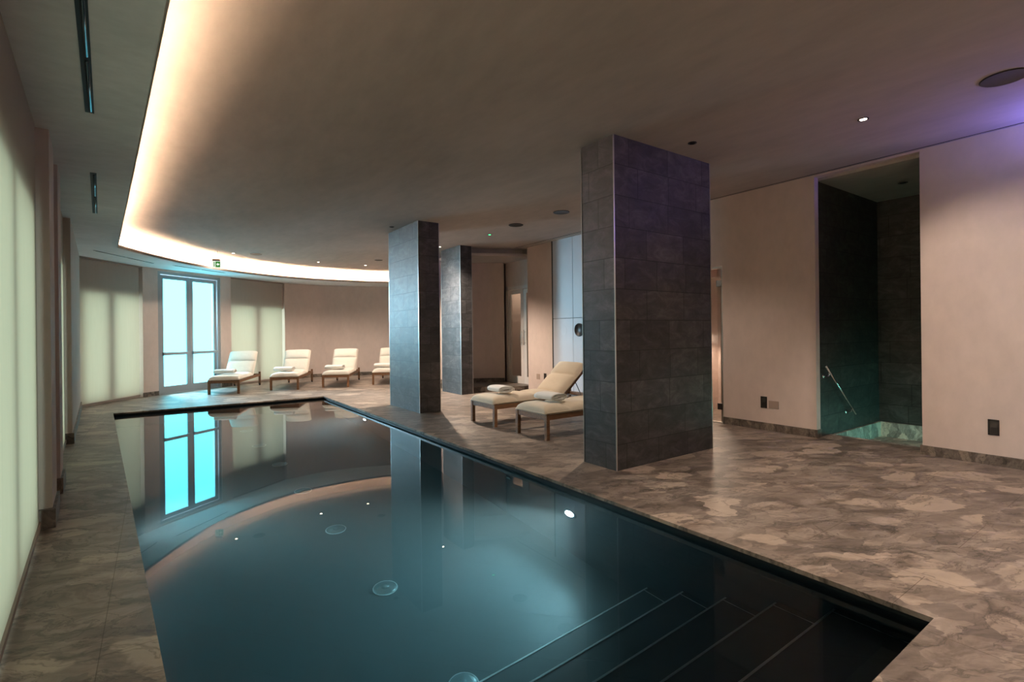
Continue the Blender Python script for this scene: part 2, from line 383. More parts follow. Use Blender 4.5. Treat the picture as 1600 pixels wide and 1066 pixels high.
def prism(bm, pts, z0, z1):
    """extrude a 2-D polygon; z0/z1 numbers or functions of (x, y)"""
    f0 = z0 if callable(z0) else (lambda x, y: z0)
    f1 = z1 if callable(z1) else (lambda x, y: z1)
    lo = [bm.verts.new((x, y, f0(x, y))) for x, y in pts]; hi = [bm.verts.new((x, y, f1(x, y))) for x, y in pts]
    n = len(pts)
    bm.faces.new(lo[::-1]); bm.faces.new(hi)
    for i in range(n): bm.faces.new((lo[i], lo[(i + 1) % n], hi[(i + 1) % n], hi[i]))
    return bm
def tube(bm, pts, r, n=10, closed=False):
    pts = [Vector(p) for p in pts]; rings = []
    for i, p in enumerate(pts):
        if closed: d = pts[(i + 1) % len(pts)] - pts[i - 1]
        else: d = (pts[min(i + 1, len(pts) - 1)] - pts[max(i - 1, 0)])
        d.normalize()
        up = Vector((0, 0, 1)) if abs(d.z) < 0.95 else Vector((1, 0, 0))
        a = d.cross(up).normalized(); b = a.cross(d)
        rr = r[i] if isinstance(r, (list, tuple)) else r
        rings.append([bm.verts.new(p + (a * math.cos(t) + b * math.sin(t)) * rr) for t in [2 * math.pi * k / n for k in range(n)]])
    m = len(rings)
    for i in range(m if closed else m - 1):
        A, B = rings[i], rings[(i + 1) % m]
        for k in range(n): bm.faces.new((A[k], A[(k + 1) % n], B[(k + 1) % n], B[k]))
    if not closed: bm.faces.new(rings[0][::-1]); bm.faces.new(rings[-1])
    return bm
def lathe(bm, prof, n=24, mtx=None):
    rings = []
    for r, z in prof:
        rings.append([bm.verts.new((r * math.cos(2 * math.pi * k / n), r * math.sin(2 * math.pi * k / n), z)) for k in range(n)])
    for A, B in zip(rings, rings[1:]):
        for k in range(n): bm.faces.new((A[k], A[(k + 1) % n], B[(k + 1) % n], B[k]))
    if prof[0][0] > 1e-6: bm.faces.new(rings[0][::-1])
    if prof[-1][0] > 1e-6: bm.faces.new(rings[-1])
    if mtx is not None: bmesh.ops.transform(bm, matrix=mtx, verts=[v for r in rings for v in r])
    bmesh.ops.remove_doubles(bm, verts=bm.verts, dist=1e-6)
    return bm
def B(): return bmesh.new()
def light(name, kind, loc, energy, color, parent=None, target=None, size=0.05, **k):
    d = bpy.data.lights.new(name, kind); d.energy = energy; d.color = color
    if kind in ('POINT', 'SPOT'): d.shadow_soft_size = size
    if kind == 'AREA': d.size = size
    for a, v in k.items(): setattr(d, a, v)
    o = bpy.data.objects.new(name, d); col.objects.link(o); o.location = loc
    if target is not None:
        o.rotation_euler = (Vector(target) - Vector(loc)).to_track_quat('-Z', 'Y').to_euler()
    if parent is not None: o.parent = parent
    return o

# ================================================================== SETTING
NL, FL, FR, NR = (0.138, 0.78), (-0.635, 11.25), (2.950, 11.31), (2.935, 0.79)   # pool corners at the slab edge
T = -0.026
# floor slabs around the pool
b = B()
prism(b, [(-3.0, -3.0), (NL[0], -3.0), NL, FL, (-3.0, 11.25)], T, 0)
prism(b, [(NL[0], -3.0), (NR[0], -3.0), NR, NL], T, 0)
prism(b, [(NR[0], -3.0), (6.97, -3.0), (6.97, 11.31), FR, NR], T, 0)
prism(b, [(-3.0, 11.25), FL, FR, (6.97, 11.31), (6.97, 18.0), (-3.0, 18.0)], T, 0)
prism(b, [(6.97, 3.4), (9.6, 3.4), (9.6, 18.0), (6.97, 18.0)], T, 0)
struct('floor', b, M['floor'], 'brown breccia stone slab floor around the pool')
# raised stone platform before the inner door
b = B(); prism(b, [(5.70, 9.83), (6.82, 9.20), (9.0, 9.20), (9.0, 12.0), (5.70, 12.0)], 0.0, 0.12)
struct('floor_platform', b, M['skirting'], 'raised stone step in front of the inner passage door')

# ceilings
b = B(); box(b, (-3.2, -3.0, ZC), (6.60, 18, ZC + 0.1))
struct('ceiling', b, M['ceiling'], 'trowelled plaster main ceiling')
b = B(); box(b, (6.60, -3.0, ZC), (6.70, 18, ZC + 0.09))
struct('ceiling_edge', b, M['ceiling'], 'narrow plaster ceiling strip past the black shade strip')
b = B(); box(b, (6.592, -3.0, ZC - 0.003), (6.606, 9.2, ZC + 0.01)); struct('trim_1', b, M['black'], 'black strip for the shade of a ceiling gap along the beige wall')  # flush strip, its black stands in for the shade of a gap
b = B(); box(b, (6.70, 4.3, ZC - 0.01), (9.6, 18, ZC + 0.09)); struct('ceiling_rear', b, M['ceiling'])

# perimeter soffit with curved lip
lip = [(0.446, -2.985), (0.061, 2.649), (-0.139, 5.483), (-0.527, 10.90)]
arc = [(-0.527, 10.90), (-0.402, 11.19), (-0.18, 11.66), (0.067, 12.10), (0.34, 12.56), (0.643, 12.99), (0.97, 13.40), (1.326, 13.77), (1.70, 14.10),
       (2.101, 14.38), (2.60, 14.66), (3.136, 14.87), (3.66, 14.98), (4.21, 15.03), (4.967, 15.02), (5.55, 14.93), (6.45, 14.65)]
lip_all = lip[:-1] + arc
outer = [(-3.2, -3.0), (-3.2, 18.0), (6.45, 18.0)]
def offs(pts, d):
    """offset polyline to its left-hand (outer) side by d"""
    res = []
    for i, p in enumerate(pts):
        a = Vector(pts[max(i - 1, 0)]); c = Vector(pts[min(i + 1, len(pts) - 1)])
        if 0 < i < len(pts) - 1:
            d1 = (Vector(p) - a).normalized(); d2 = (c - Vector(p)).normalized()
            n1 = Vector((-d1.y, d1.x)); n2 = Vector((-d2.y, d2.x)); n = (n1 + n2).normalized()
            s = d / max(0.4, n.dot(n1))
        else:
            dd = (c - a).normalized(); n = Vector((-dd.y, dd.x)); s = d
        res.append((p[0] + n.x * s, p[1] + n.y * s))
    return res
zsf = lambda x, y: zs(y)
b = B()
# quads between the lip and an outer line so that faces stay simple
ol = [(-3.2, -3.0), (-3.2, 2.649), (-3.2, 5.483)] + [(-3.2, 10.9)] + [None] * (len(arc) - 1)
far = offs(lip_all, 2.9)
for i in range(len(lip_all) - 1):
    A, C = lip_all[i], lip_all[i + 1]; D_, E_ = far[i], far[i + 1]
    prism(b, [A, D_, E_, C], zsf, lambda x, y: zs(y) + 0.03)
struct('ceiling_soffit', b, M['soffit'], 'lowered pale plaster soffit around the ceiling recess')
def ribbon(bm, pts, o0, o1, z0, z1):
    P0, P1 = offs(pts, o0), offs(pts, o1)
    for i in range(len(pts) - 1):
        prism(bm, [P0[i], P1[i], P1[i + 1], P0[i + 1]], z0, z1)
    return bm
b = B(); ribbon(b, lip_all, 0.0, 0.012, lambda x, y: zs(y) + 0.0, lambda x, y: zs(y) + 0.055)
struct('trim_2', b, M['wall'], 'thin upstand along the edge of the light cove')
b = B(); ribbon(b, lip_all, 0.21, 0.26, lambda x, y: zs(y) + 0.02, ZC + 0.02)
struct('wall_cove', b, M['wall'], 'back of the warm light cove')
led = obj('led_strip', ribbon(B(), lip_all, 0.0135, 0.0215, lambda x, y: zs(y) + 0.032, lambda x, y: zs(y) + 0.050), M['led'])
tag(led, 'warm white light strip hidden in the ceiling cove along the soffit edge', 'light strip')

# left wall with piers, recessed windows and blinds --------------------------------------------
def lw(y, off): return (xw(y) - off * 0.9973, y - off * 0.0735)     # point behind the pier face
def lprism(bm, y0, y1, o0, o1, z0, z1):
    return prism(bm, [lw(y0, o0), lw(y1, o0), lw(y1, o1), lw(y0, o1)], z0, z1)
ztop = lambda x, y: zs(y) + 0.02
b = B()
lprism(b, 4.83, 5.30, 0.0, 0.30, 0, ztop)      # first pier
lprism(b, 5.80, 6.25, 0.0, 0.30, 0, ztop)      # second pier
lprism(b, 5.30, 5.80, 0.075, 0.30, 0, ztop)
lprism(b, 8.42, 12.36, 0.0, 0.30, 0, ztop)     # long plain pier to the corner
lprism(b, 0.72, 0.95, 0.0, 0.30, 0, ztop)
lprism(b, -3.0, -2.6, 0.0, 0.30, 0, ztop)
for y0, y1 in ((-2.6, 0.72), (0.95, 4.83), (6.25, 8.42)):    # parapet and lintel in the window bays
    lprism(b, y0, y1, 0.125, 0.30, 2.22, ztop)
    lprism(b, y0, y1, 0.19, 0.30, 0.0, 0.10)
    lprism(b, y0, y0 + 0.15, 0.125, 0.30, 0.10, 2.22)
    lprism(b, y1 - 0.17, y1, 0.125, 0.30, 0.10, 2.22)
    lprism(b, y0, y1, 0.60, 0.62, 0.0, ztop)
struct('wall_left', b, M['pier'], 'plaster piers and window bays along the left side of the pool')
nwin = 0
def window(y0, y1, mull):
    global nwin
    nwin += 1
    e = empty('window_%d' % nwin); e['kind'] = 'structure'
    bb = B(); lprism(bb, y0, y1, 0.285, 0.295, 0.10, 2.22); obj('pane', bb, M['window'], e)
    bb = B()
    for ym in mull: lprism(bb, ym - 0.05, ym + 0.05, 0.15, 0.22, 0.10, 2.22)
    obj('window_frame', bb, M['frame'], e)
window(-2.45, 0.57, (-1.5, -0.4)); window(1.10, 4.66, (2.3, 3.62)); window(6.40, 8.27, (7.33,))  # first window, behind the camera, is assumed and adds fill light
# skirting blocks of the piers and floor rails
b = B()
for y0, y1 in ((4.79, 5.32), (5.78, 6.27), (8.40, 12.35), (0.70, 0.97)): lprism(b, y0, y1, -0.018, 0.16, 0, 0.135)
struct('baseboard_left', b, M['skirting'], 'dark stone skirting blocks at the foot of the left piers')

def blind(label, p0, p1, z0, ztopf, group='roller blinds over the windows', rails=False):
    """roller blind between two plan points"""
    p0, p1 = Vector(p0), Vector(p1); d = (p1 - p0); L = d.length; d.normalize(); n = Vector((-d.y, d.x))
    e = empty('roller_blind', (p0.x, p0.y, 0)); tag(e, label, 'roller blind', group)
    P = lambda s, o: ((d * s + n * o).x, (d * s + n * o).y)
    H = ztopf(p0.x, p0.y) - 0.001
    H1 = ztopf(p1.x, p1.y) - 0.001
    fz = lambda x, y: H + (H1 - H) * (Vector((x, y)).dot(d) / L)
    bb = B(); nn = 12
    lo, hi = [], []
    for k in range(nn + 1):
        s = L * k / nn; x, y = P(s, 0); lo.append(bb.verts.new((x, y, z0 + 0.03))); hi.append(bb.verts.new((x, y, fz(x, y) - (0.03 if rails else 0.0))))
    for k in range(nn): bb.faces.new((lo[k], lo[k + 1], hi[k + 1], hi[k]))
    obj('screen', bb, M['screen'], e)
    bb = B(); prism(bb, [P(0, -0.012), P(L, -0.012), P(L, 0.012), P(0, 0.012)], z0, z0 + 0.035); obj('bottom_rail', bb, M['rail'], e)
    if not rails: return e
    bb = B(); prism(bb, [P(-0.02, -0.03), P(L + 0.02, -0.03), P(L + 0.02, 0.03), P(-0.02, 0.03)], lambda x, y: fz(x, y) - (0.035 if rails else 0.012), lambda x, y: fz(x, y)); obj('head_rail', bb, M['rail'], e)
    return e
ZT = lambda x, y: zs(y)
blind('off-white roller blind nearest the camera on the left wall, backlit', lw(4.76, 0.068), lw(1.02, 0.068), 0.03, ZT)
blind('narrow-looking roller blind deep between the second and last left piers', lw(8.36, 0.068), lw(6.32, 0.068), 0.03, ZT)

blind('assumed off-white roller blind on the left wall behind the camera', lw(0.66, 0.068), lw(-2.55, 0.068), 0.03, ZT)  # assumed blind over the window out of view

# far curved wall -----------------------------------------------------------------------------
def seg_wall(bm, p, q, t, z0, z1, extra=0.0):
    p, q = Vector(p), Vector(q); d = (q - p).normalized(); n = Vector((-d.y, d.x))
    pts = [p, q, q + n * t, p + n * t]
    return prism(bm, [(v.x, v.y) for v in pts], z0, z1)
W = [(-1.22, 12.3), (-.245, 13.75), (.03, 14.0), (1.36, 15.05), (1.62, 15.25), (3.15, 16.3), (4.2, 16.5), (5.3, 16.35), (6.45, 15.9)]
def along(p, q, s, o=0.0):
    p, q = Vector(p), Vector(q); d = (q - p); L = d.length; d.normalize(); n = Vector((-d.y, d.x)); v = p + d * s + n * o
    return (v.x, v.y)
b = B()
prism(b, [along(W[1], W[2], -0.0), along(W[1], W[2], 0.37), along(W[1], W[2], 0.37, 0.35), along(W[1], W[2], 0.0, 0.35)], 0, ZT)     # pier left of the door
prism(b, [W[3], W[4], along(W[3], W[4], 0.33, 0.3), along(W[3], W[4], 0.0, 0.3)], 0, ZT)
for i in (1, 4):      # corner posts closing the window bays
    j = 0 if i == 1 else 4
    q = (Vector(W[1]) - Vector(W[0])).length if i == 1 else 0.0
    if i == 1: prism(b, [along(W[0], W[1], q - 0.01, 0.12), along(W[1], W[2], 0.0, 0.02), along(W[1], W[2], 0.0, 0.35), along(W[0], W[1], q - 0.01, 0.36)], 0, ZT)
    else: prism(b, [along(W[4], W[5], 0.01, 0.12), along(W[4], W[5], 0.01, 0.36), along(W[3], W[4], 0.33, 0.31), along(W[3], W[4], 0.33, 0.05)], 0, ZT)
# header above the door, window walls behind the blinds
prism(b, [W[2], W[3], along(W[2], W[3], 1.69, 0.3), along(W[2], W[3], 0, 0.3)], 2.835, ZT)
for i, (z_lo, z_hi) in ((0, (0.1, 2.20)), (4, (0.1, 2.12))):
    L = (Vector(W[i + 1]) - Vector(W[i])).length
    for za, zb in ((0.0, z_lo), (z_hi, ZT)):
        prism(b, [along(W[i], W[i + 1], -0.1, 0.11), along(W[i], W[i + 1], L + .1, 0.11), along(W[i], W[i + 1], L + .1, 0.34), along(W[i], W[i + 1], -0.1, 0.34)], za, zb)
def smooth_curve(pts, n=6):
    out = []
    for i in range(len(pts) - 1):
        p0 = Vector(pts[max(i - 1, 0)]); p1 = Vector(pts[i]); p2 = Vector(pts[i + 1]); p3 = Vector(pts[min(i + 2, len(pts) - 1)])
        for k in range(n):
            t = k / n
            v = 0.5 * ((2 * p1) + (p2 - p0) * t + (2 * p0 - 5 * p1 + 4 * p2 - p3) * t * t + (3 * p1 - p0 - 3 * p2 + p3) * t ** 3)
            out.append((v.x, v.y))
    out.append(tuple(pts[-1])); return out
cw = smooth_curve(W[5:], 6)
for i in range(len(cw) - 1): seg_wall(b, cw[i], cw[i + 1], 0.3, 0, ZT)
seg_wall(b, (6.45, 15.95), (6.45, 10.7), 0.2, 0, ZC)
seg_wall(b, (-3.2, 11.9), (-1.19, 12.42), 0.2, 0, ZT)
struct('wall_far', b, M['wall'], 'curved beige plaster wall at the far end')
b = B()
for i in range(len(cw) - 1): seg_wall(b, cw[i], cw[i + 1], -0.015, 0, 0.10)
seg_wall(b, along(W[1], W[2], -0.015), along(W[1], W[2], 0.36), -0.018, 0, 0.10)
seg_wall(b, along(W[3], W[4], 0.02), along(W[3], W[4], 0.33), -0.018, 0, 0.10)
struct('baseboard_far', b, M['skirting'], 'grey stone skirting of the far wall')
for i, name, ms in ((0, 3, (0.92,)), (4, 4, (0.93,))):
    e = empty('window_%d' % (name + 1)); e['kind'] = 'structure'
    L = (Vector(W[i + 1]) - Vector(W[i])).length
    zt = 2.20 if i == 0 else 2.12
    bb = B(); prism(bb, [along(W[i], W[i + 1], 0, 0.29), along(W[i], W[i + 1], L, 0.29), along(W[i], W[i + 1], L, 0.30), along(W[i], W[i + 1], 0, 0.30)], 0.1, zt); obj('pane', bb, M['window'], e)
    bb = B()
    for s in ms: prism(bb, [along(W[i], W[i + 1], s - 0.09, 0.13), along(W[i], W[i + 1], s + 0.09, 0.13), along(W[i], W[i + 1], s + 0.09, 0.20), along(W[i], W[i + 1], s - 0.09, 0.20)], 0.1, zt)
    obj('window_frame', bb, M['frame'], e)
blind('wide roller blind with a broad mullion shadow left of the glowing double door', along(W[0], W[1], 1.70, 0.05), along(W[0], W[1], -0.02, 0.05), 0.03, ZT, rails=True)
blind('roller blind right of the glowing double door, behind the loungers', along(W[4], W[5], 1.80, 0.05), along(W[4], W[5], 0.04, 0.05), 0.03, ZT, rails=True)

# glowing double door ----------------------------------------------------------------------------
def door_leaf(e, p, q, s0, s1, handed):
    A = lambda s, o: along(p, q, s, o)
    bb = B()
    z0, z1 = 0.02, 2.76
    st = 0.085
    def bar(sa, sb, za, zb, oa=0.05, ob=0.10): prism(bb, [A(sa, oa), A(sb, oa), A(sb, ob), A(sa, ob)], za, zb)
    bar(s0, s0 + st, z0, z1); bar(s1 - st, s1, z0, z1); bar(s0 + st, s1 - st, z1 - 0.09, z1); bar(s0 + st, s1 - st, z0, z0 + 0.16)
    leaf = obj('door_leaf', bb, M['frame'], e)
    bb = B(); prism(bb, [A(s0 + st, 0.072), A(s1 - st, 0.072), A(s1 - st, 0.080), A(s0 + st, 0.080)], z0 + 0.16, z1 - 0.09)
    obj('pane', bb, M['pane'], leaf)
    bb = B(); prism(bb, [A(s0 + 0.03, -0.03), A(s1 - 0.03, -0.03), A(s1 - 0.03, 0.0), A(s0 + 0.03, 0.0)], 0.90, 0.965)
    for s in (s0 + 0.05, s1 - 0.09): prism(bb, [A(s, 0.0), A(s + 0.05, 0.0), A(s + 0.05, 0.05), A(s, 0.05)], 0.895, 0.97)
    obj('push_bar', bb, M['frame'], leaf)
d1 = empty('door_1'); d1['kind'] = 'structure'; d1['label'] = 'tall grey double door with glowing cyan frosted panes'
bb = B()
for sa, sb, za, zb in ((0.0, 0.075, 0.0, 2.835), (1.62, 1.695, 0.0, 2.835), (0.075, 1.62, 2.77, 2.835)):
    prism(bb, [along(W[2], W[3], sa, 0.02), along(W[2], W[3], sb, 0.02), along(W[2], W[3], sb, 0.14), along(W[2], W[3], sa, 0.14)], za, zb)
prism(bb, [along(W[2], W[3], 0.0, -0.01), along(W[2], W[3], 1.69, -0.01), along(W[2], W[3], 1.69, 0.14), along(W[2], W[3], 0.0, 0.14)], 0.0, 0.018)
obj('door_frame', bb, M['frame'], d1)
door_leaf(d1, W[2], W[3], 0.08, 0.845, 1); door_leaf(d1, W[2], W[3], 0.85, 1.615, -1)

# right wall ----------------------------------------------------------------------------------
XR = 6.65
b = B()
box(b, (XR, -3.0, 0), (XR + 0.1, 1.87, ZC))
box(b, (XR, 2.92, 0), (XR + 0.1, 4.17, ZC))
box(b, (XR, 4.17, 2.27), (XR + 0.1, 5.15, ZC))
box(b, (XR, 5.15, 0), (XR + 0.1, 7.02, ZC))
box(b, (XR, 1.87, 3.225), (XR + 0.1, 2.92, ZC))
struct('wall_right', b, M['wall'], 'beige plaster wall on the right with the alcove opening')
b = B()
box(b, (XR - 0.015, -3.0, 0), (XR, 1.885, 0.10)); box(b, (XR - 0.015, 2.905, 0), (XR, 4.17, 0.10)); box(b, (XR, 2.905, 0), (XR + 0.1, 2.92, 0.10))
box(b, (XR - 0.015, 5.15, 0), (XR, 7.02, 0.10))
struct('baseboard_right', b, M['skirting'], 'brown stone skirting of the right wall')
# alcove with sunken basin
b = B()
box(b, (XR + 0.1, 2.93, -0.5), (8.75, 3.03, 3.2)); box(b, (8.62, 1.2, 0.0), (8.72, 2.93, 3.2)); box(b, (XR + 0.1, 1.2, -0.5), (8.72, 1.3, 3.2))
box(b, (8.62, 1.2, -0.5), (8.72, 2.93, 0.0))
struct('wall_alcove', b, M['slate_dark'], 'dark slate tiled walls of the plunge basin alcove')
b = B(); box(b, (XR + 0.1, 1.2, 3.19), (8.72, 3.0, 3.28)); struct('ceiling_alcove', b, M['ceiling'], 'plaster ceiling of the alcove')
b = B()
box(b, (6.65, 1.3, -0.5), (6.99, 2.93, -0.002)); box(b, (6.98, 1.3, -0.04), (7.06, 2.93, -0.002)); box(b, (6.99, 1.3, -0.50), (8.62, 2.93, -0.22))
box(b, (6.99, 2.90, -0.30), (8.62, 2.93, -0.01)); box(b, (8.59, 1.3, -0.30), (8.62, 2.90, -0.01)); box(b, (6.99, 1.3, -0.30), (8.59, 1.33, -0.01)); box(b, (6.99, 1.33, -0.075), (8.59, 1.43, -0.055))  # last box: added unseen ledge that cuts the strip's upward light
bas = obj('plunge_basin', b, M['basinstone']); tag(bas, 'turquoise lit shallow stone basin sunk in the slate alcove floor', 'basin')
b = B(); box(b, (7.12, 1.332, -0.17), (8.50, 1.345, -0.09))
tq = obj('assumed_basin_strip', b, M['turq']); tag(tq, 'assumed turquoise light strip on the hidden side wall of the alcove basin', 'light strip')  # assumed strip, out of sight, gives the basin its turquoise light

# cabinets, rounded wall end, inner door --------------------------------------------------------
b = B(); box(b, (6.85, 5.1, 0), (6.95, 8.12, ZC)); box(b, (6.70, 7.02, 0), (6.85, 7.06, ZC)); struct('wall_cabinet_back', b, M['wall'])
def panel(name, y0, y1, z0, z1, label, circ=None):
    bb = B(); box(bb, (6.752, y0, z0), (6.775, y1, z1), bevel=0.003)
    o = obj(name, bb, M['white_panel']); tag(o, label, 'cabinet')
    return o
cb = empty('wall_cabinet', (6.78, 7.6, 0)); tag(cb, 'tall pale grey built-in cabinet with round cut-out handle behind the loungers', 'cabinet')
bb = B(); box(bb, (0, -0.50, 0.10), (0.06, 0.50, 3.235)); obj('body', bb, M['black'], cb)
for y0, y1, z0, z1 in ((-0.13, 0.475, 1.62, 3.235), (-0.13, 0.475, 0.10, 1.612), (-0.50, -0.138, 1.62, 3.235), (-0.50, -0.138, 0.10, 1.612)):
    bb = B(); box(bb, (-0.028, y0, z0), (-0.001, y1, z1), bevel=0.003); pn = obj('door', bb, M['white_panel'], cb)
bb = B(); tube(bb, [(-0.0285, 0.16 + 0.107 * math.cos(t * math.pi / 24), 1.365 + 0.107 * math.sin(t * math.pi / 24)) for t in range(48)], 0.0013, 6, closed=True)
obj('round_lock_plate', bb, M['white_panel'], cb, smooth=True)
bb = B(); lathe(bb, [(0.0, 0.0), (0.13, 0.0), (0.13, 0.012), (0.115, 0.014), (0.11, 0.006), (0.0, 0.006)], 40, Matrix.Translation((-0.029, -0.31, 1.38)) @ Matrix.Rotation(math.radians(-90), 4, 'Y'))
obj('handle', bb, M['darkmetal'], cb, smooth=True)['label'] = 'round dark cut-out handle'
b = B()
pts = [(6.80, 8.115), (6.80, 8.98)]
for k in range(1, 9):
    a = math.pi / 2 * k / 8; pts.append((6.92 - 0.12 * math.cos(a), 8.98 + 0.12 * math.sin(a)))
pts += [(7.15, 9.10), (7.15, 8.115)]
prism(b, pts, 0, ZC); struct('wall_rounded_end', b, M['wall'], 'beige plaster wall with a rounded end beside the cabinet')
b = B(); box(b, (6.752, 8.080, 0.0), (6.80, 8.114, ZC)); struct('trim_3', b, M['darkmetal'], 'dark vertical joint between cabinet and wall')
# inner door wall and curved panel wall
PW = [(5.60, 10.95), (5.9, 10.86), (6.2, 10.75), (6.49, 10.62), (6.78, 10.47), (7.02, 10.28)]
b = B()
cp = smooth_curve(PW, 4)
for i in range(len(cp) - 1): seg_wall(b, cp[i], cp[i + 1], 0.2, 0.12, 3.06)
struct('wall_passage', b, M['wall'], 'curved beige wall of the passage behind the slate pillars')
b = B()
for i in range(len(cp) - 1): seg_wall(b, cp[i], cp[i + 1], -0.02, 0.12, 0.22)
struct('baseboard_passage', b, M['skirting'])
b = B(); prism(b, [(5.5, 9.75), (6.9, 9.12), (8.6, 9.12), (8.6, 12.2), (5.5, 12.2)], 3.06, 3.12); struct('ceiling_passage', b, M['ceiling'])
b = B(); prism(b, [(5.5, 9.95), (6.9, 9.32), (8.6, 9.32), (8.6, 9.36), (6.9, 9.36), (5.5, 10.0)], 3.10, ZC); struct('wall_bulkhead', b, M['ceiling'])
b = B()
XD = 7.12
box(b, (XD, 8.9, 2.44), (XD + 0.12, 10.45, 3.06)); box(b, (XD, 10.31, 0.12), (XD + 0.12, 10.45, 2.44))
box(b, (8.6, 8.9, 0.12), (8.7, 12.2, 3.1)); box(b, (XD, 10.35, 0.12), (8.7, 10.45, 3.1)); box(b, (XD, 8.2, 0.12), (8.7, 8.3, 3.1))
struct('wall_passage_door', b, M['wall'])
d2 = empty('door_2', (XD, 9.00, 0.12)); d2['kind'] = 'structure'; d2['label'] = 'white framed glazed passage double door with vertical steel handles'
bb = B(); box(bb, (-0.02, 0.0, 2.26), (0.06, 1.31, 2.34)); box(bb, (-0.02, 1.23, 0), (0.06, 1.31, 2.34)); box(bb, (-0.02, -0.05, 0), (0.06, 0.0, 2.34)); obj('door_frame', bb, M['white_paint'], d2)
for y0, y1, hy in ((0.60, 1.225, 0.66), (0.0, 0.592, 0.53)):
    bb = B()
    box(bb, (-0.01, y0, 0), (0.03, y0 + 0.11, 2.25)); box(bb, (-0.01, y1 - 0.11, 0), (0.03, y1, 2.25)); box(bb, (-0.01, y0 + 0.11, 2.15), (0.03, y1 - 0.11, 2.25)); box(bb, (-0.01, y0 + 0.11, 0), (0.03, y1 - 0.11, 0.17))
    lf = obj('door_leaf', bb, M['white_paint'], d2)
    bb = B(); box(bb, (0.005, y0 + 0.11, 0.17), (0.012, y1 - 0.11, 2.15)); obj('pane', bb, M['glass'], lf)
    bb = B(); tube(bb, [(-0.055, hy, 0.92), (-0.055, hy, 1.28)], 0.013, 12)
    for z in (0.97, 1.23): tube(bb, [(-0.055, hy, z), (-0.01, hy, z)], 0.008, 8)
    obj('handle', bb, M['steel'], lf, smooth=True)['label'] = 'vertical brushed steel pull handle'

light('assumed_passage_light', 'POINT', (7.9, 9.9, 2.6), 10, (1.0, 0.8, 0.62), size=0.08)  # assumed lamp out of sight behind the glazed door
# steam room glass door in the right wall
b = B()
box(b, (XR + 0.1, 4.17, 0), (7.9, 4.27, 2.6)); box(b, (XR + 0.1, 5.05, 0), (7.9, 5.15, 2.6)); box(b, (7.9, 4.17, 0), (8.0, 5.15, 2.6)); box(b, (XR + 0.1, 4.17, 2.5), (8.0, 5.15, 2.6))
struct('wall_steam_room', b, M['wall'])
d3 = empty('door_3', (XR, 4.18, 0)); d3['kind'] = 'structure'; d3['label'] = 'frameless smoked glass door lit from behind, right of the large pillar'
bb = B(); box(bb, (0.02, 0.03, 0.01), (0.03, 0.93, 2.12)); obj('pane', bb, M['steamglass'], d3)
bb = B(); box(bb, (0.0, 0.0, 2.24), (0.1, 0.96, 2.265)); box(bb, (0.0, -0.008, 0), (0.1, 0.004, 2.265)); box(bb, (0.0, 0.0, 0), (0.1, 0.96, 0.01)); obj('door_frame', bb, M['trim'], d3)
for z in (0.24, 2.02):
    bb = B(); box(bb, (-0.004, 0.004, z - 0.045), (0.045, 0.085, z + 0.045), bevel=0.004); obj('hinge', bb, M['slotmetal'] if z > 1 else M['darkmetal'], d3)
light('assumed_steam_light', 'AREA', (7.5, 4.9, 1.2), 10, (1.0, 0.84, 0.70), target=(7.2, 4.3, -0.3), size=0.12)  # assumed unseen lamp, makes the glow behind the glass door

# back walls behind the camera
b = B(); box(b, (-1.2, -3.1, 0), (6.8, -3.0, ZC)); struct('wall_back', b, M['wall'])

# ================================================================== POOL
WZ = -0.057; PF = -1.385; SB = 0.03
pin = [(NL[0] - SB, NL[1] - SB), (FL[0] - SB, FL[1] + SB), (FR[0] + SB, FR[1] + SB), (NR[0] + SB, NR[1] - SB)]
pool = empty('swimming_pool', (1.3, 6.0, 0)); tag(pool, 'long dark tiled swimming pool with submerged steps at its near right corner', 'swimming pool')
def ploc(bm): bmesh.ops.transform(bm, matrix=Matrix.Translation((-1.3, -6.0, 0)), verts=bm.verts); return bm
b = B()
vt = [b.verts.new((x, y, T)) for x, y in pin]; vb = [b.verts.new((x, y, PF)) for x, y in pin]
b.faces.new(vb)
for i in range(4): b.faces.new((vt[i], vt[(i + 1) % 4], vb[(i + 1) % 4], vb[i]))
basin = obj('basin', ploc(b), M['pooltile'], pool)
# black overflow band at the water line
b = B()
vt = [b.verts.new((x, y, T)) for x, y in [(p[0] + s[0], p[1] + s[1]) for p, s in zip(pin, ((.004, .004), (.004, -.004), (-.004, -.004), (-.004, .004)))]]
vb = [b.verts.new((v.co.x, v.co.y, -0.16)) for v in vt]
for i in range(4): b.faces.new((vt[i], vt[(i + 1) % 4], vb[(i + 1) % 4], vb[i]))
obj('overflow_channel', ploc(b), M['black'], pool)
xl = lambda y: 0.138 - 0.0736 * (y - 0.78) - SB + 0.005
zr, yr = [-0.266, -0.493, -0.723, -0.936, -1.160], [1.216, 1.53, 1.848, 2.169, 2.481]
y_prev = NL[1] - SB
for z, y in zip(zr, yr):
    bb = B(); prism(bb, [(xl(y_prev), y_prev), (xl(y), y), (NR[0] + SB - 0.004, y), (NR[0] + SB - 0.004, y_prev)], PF, z)
    st = obj('step', ploc(bb), M['pooltile'], pool)
    bb = B(); prism(bb, [(xl(y) + 0.02, y - 0.008), (xl(y) + 0.02, y + 0.003), (NR[0] + SB - 0.02, y + 0.003), (NR[0] + SB - 0.02, y - 0.008)], z - 0.006, z + 0.003)
    prism(bb, [(NR[0] - 0.03, y_prev + 0.01), (NR[0] - 0.03, y - 0.006), (NR[0] - 0.024, y - 0.006), (NR[0] - 0.024, y_prev + 0.01)], z - 0.002, z + 0.002)
    obj('nosing', ploc(bb), M['nosing'], st)['label'] = 'pale edge strip of the step'
    y_prev = y
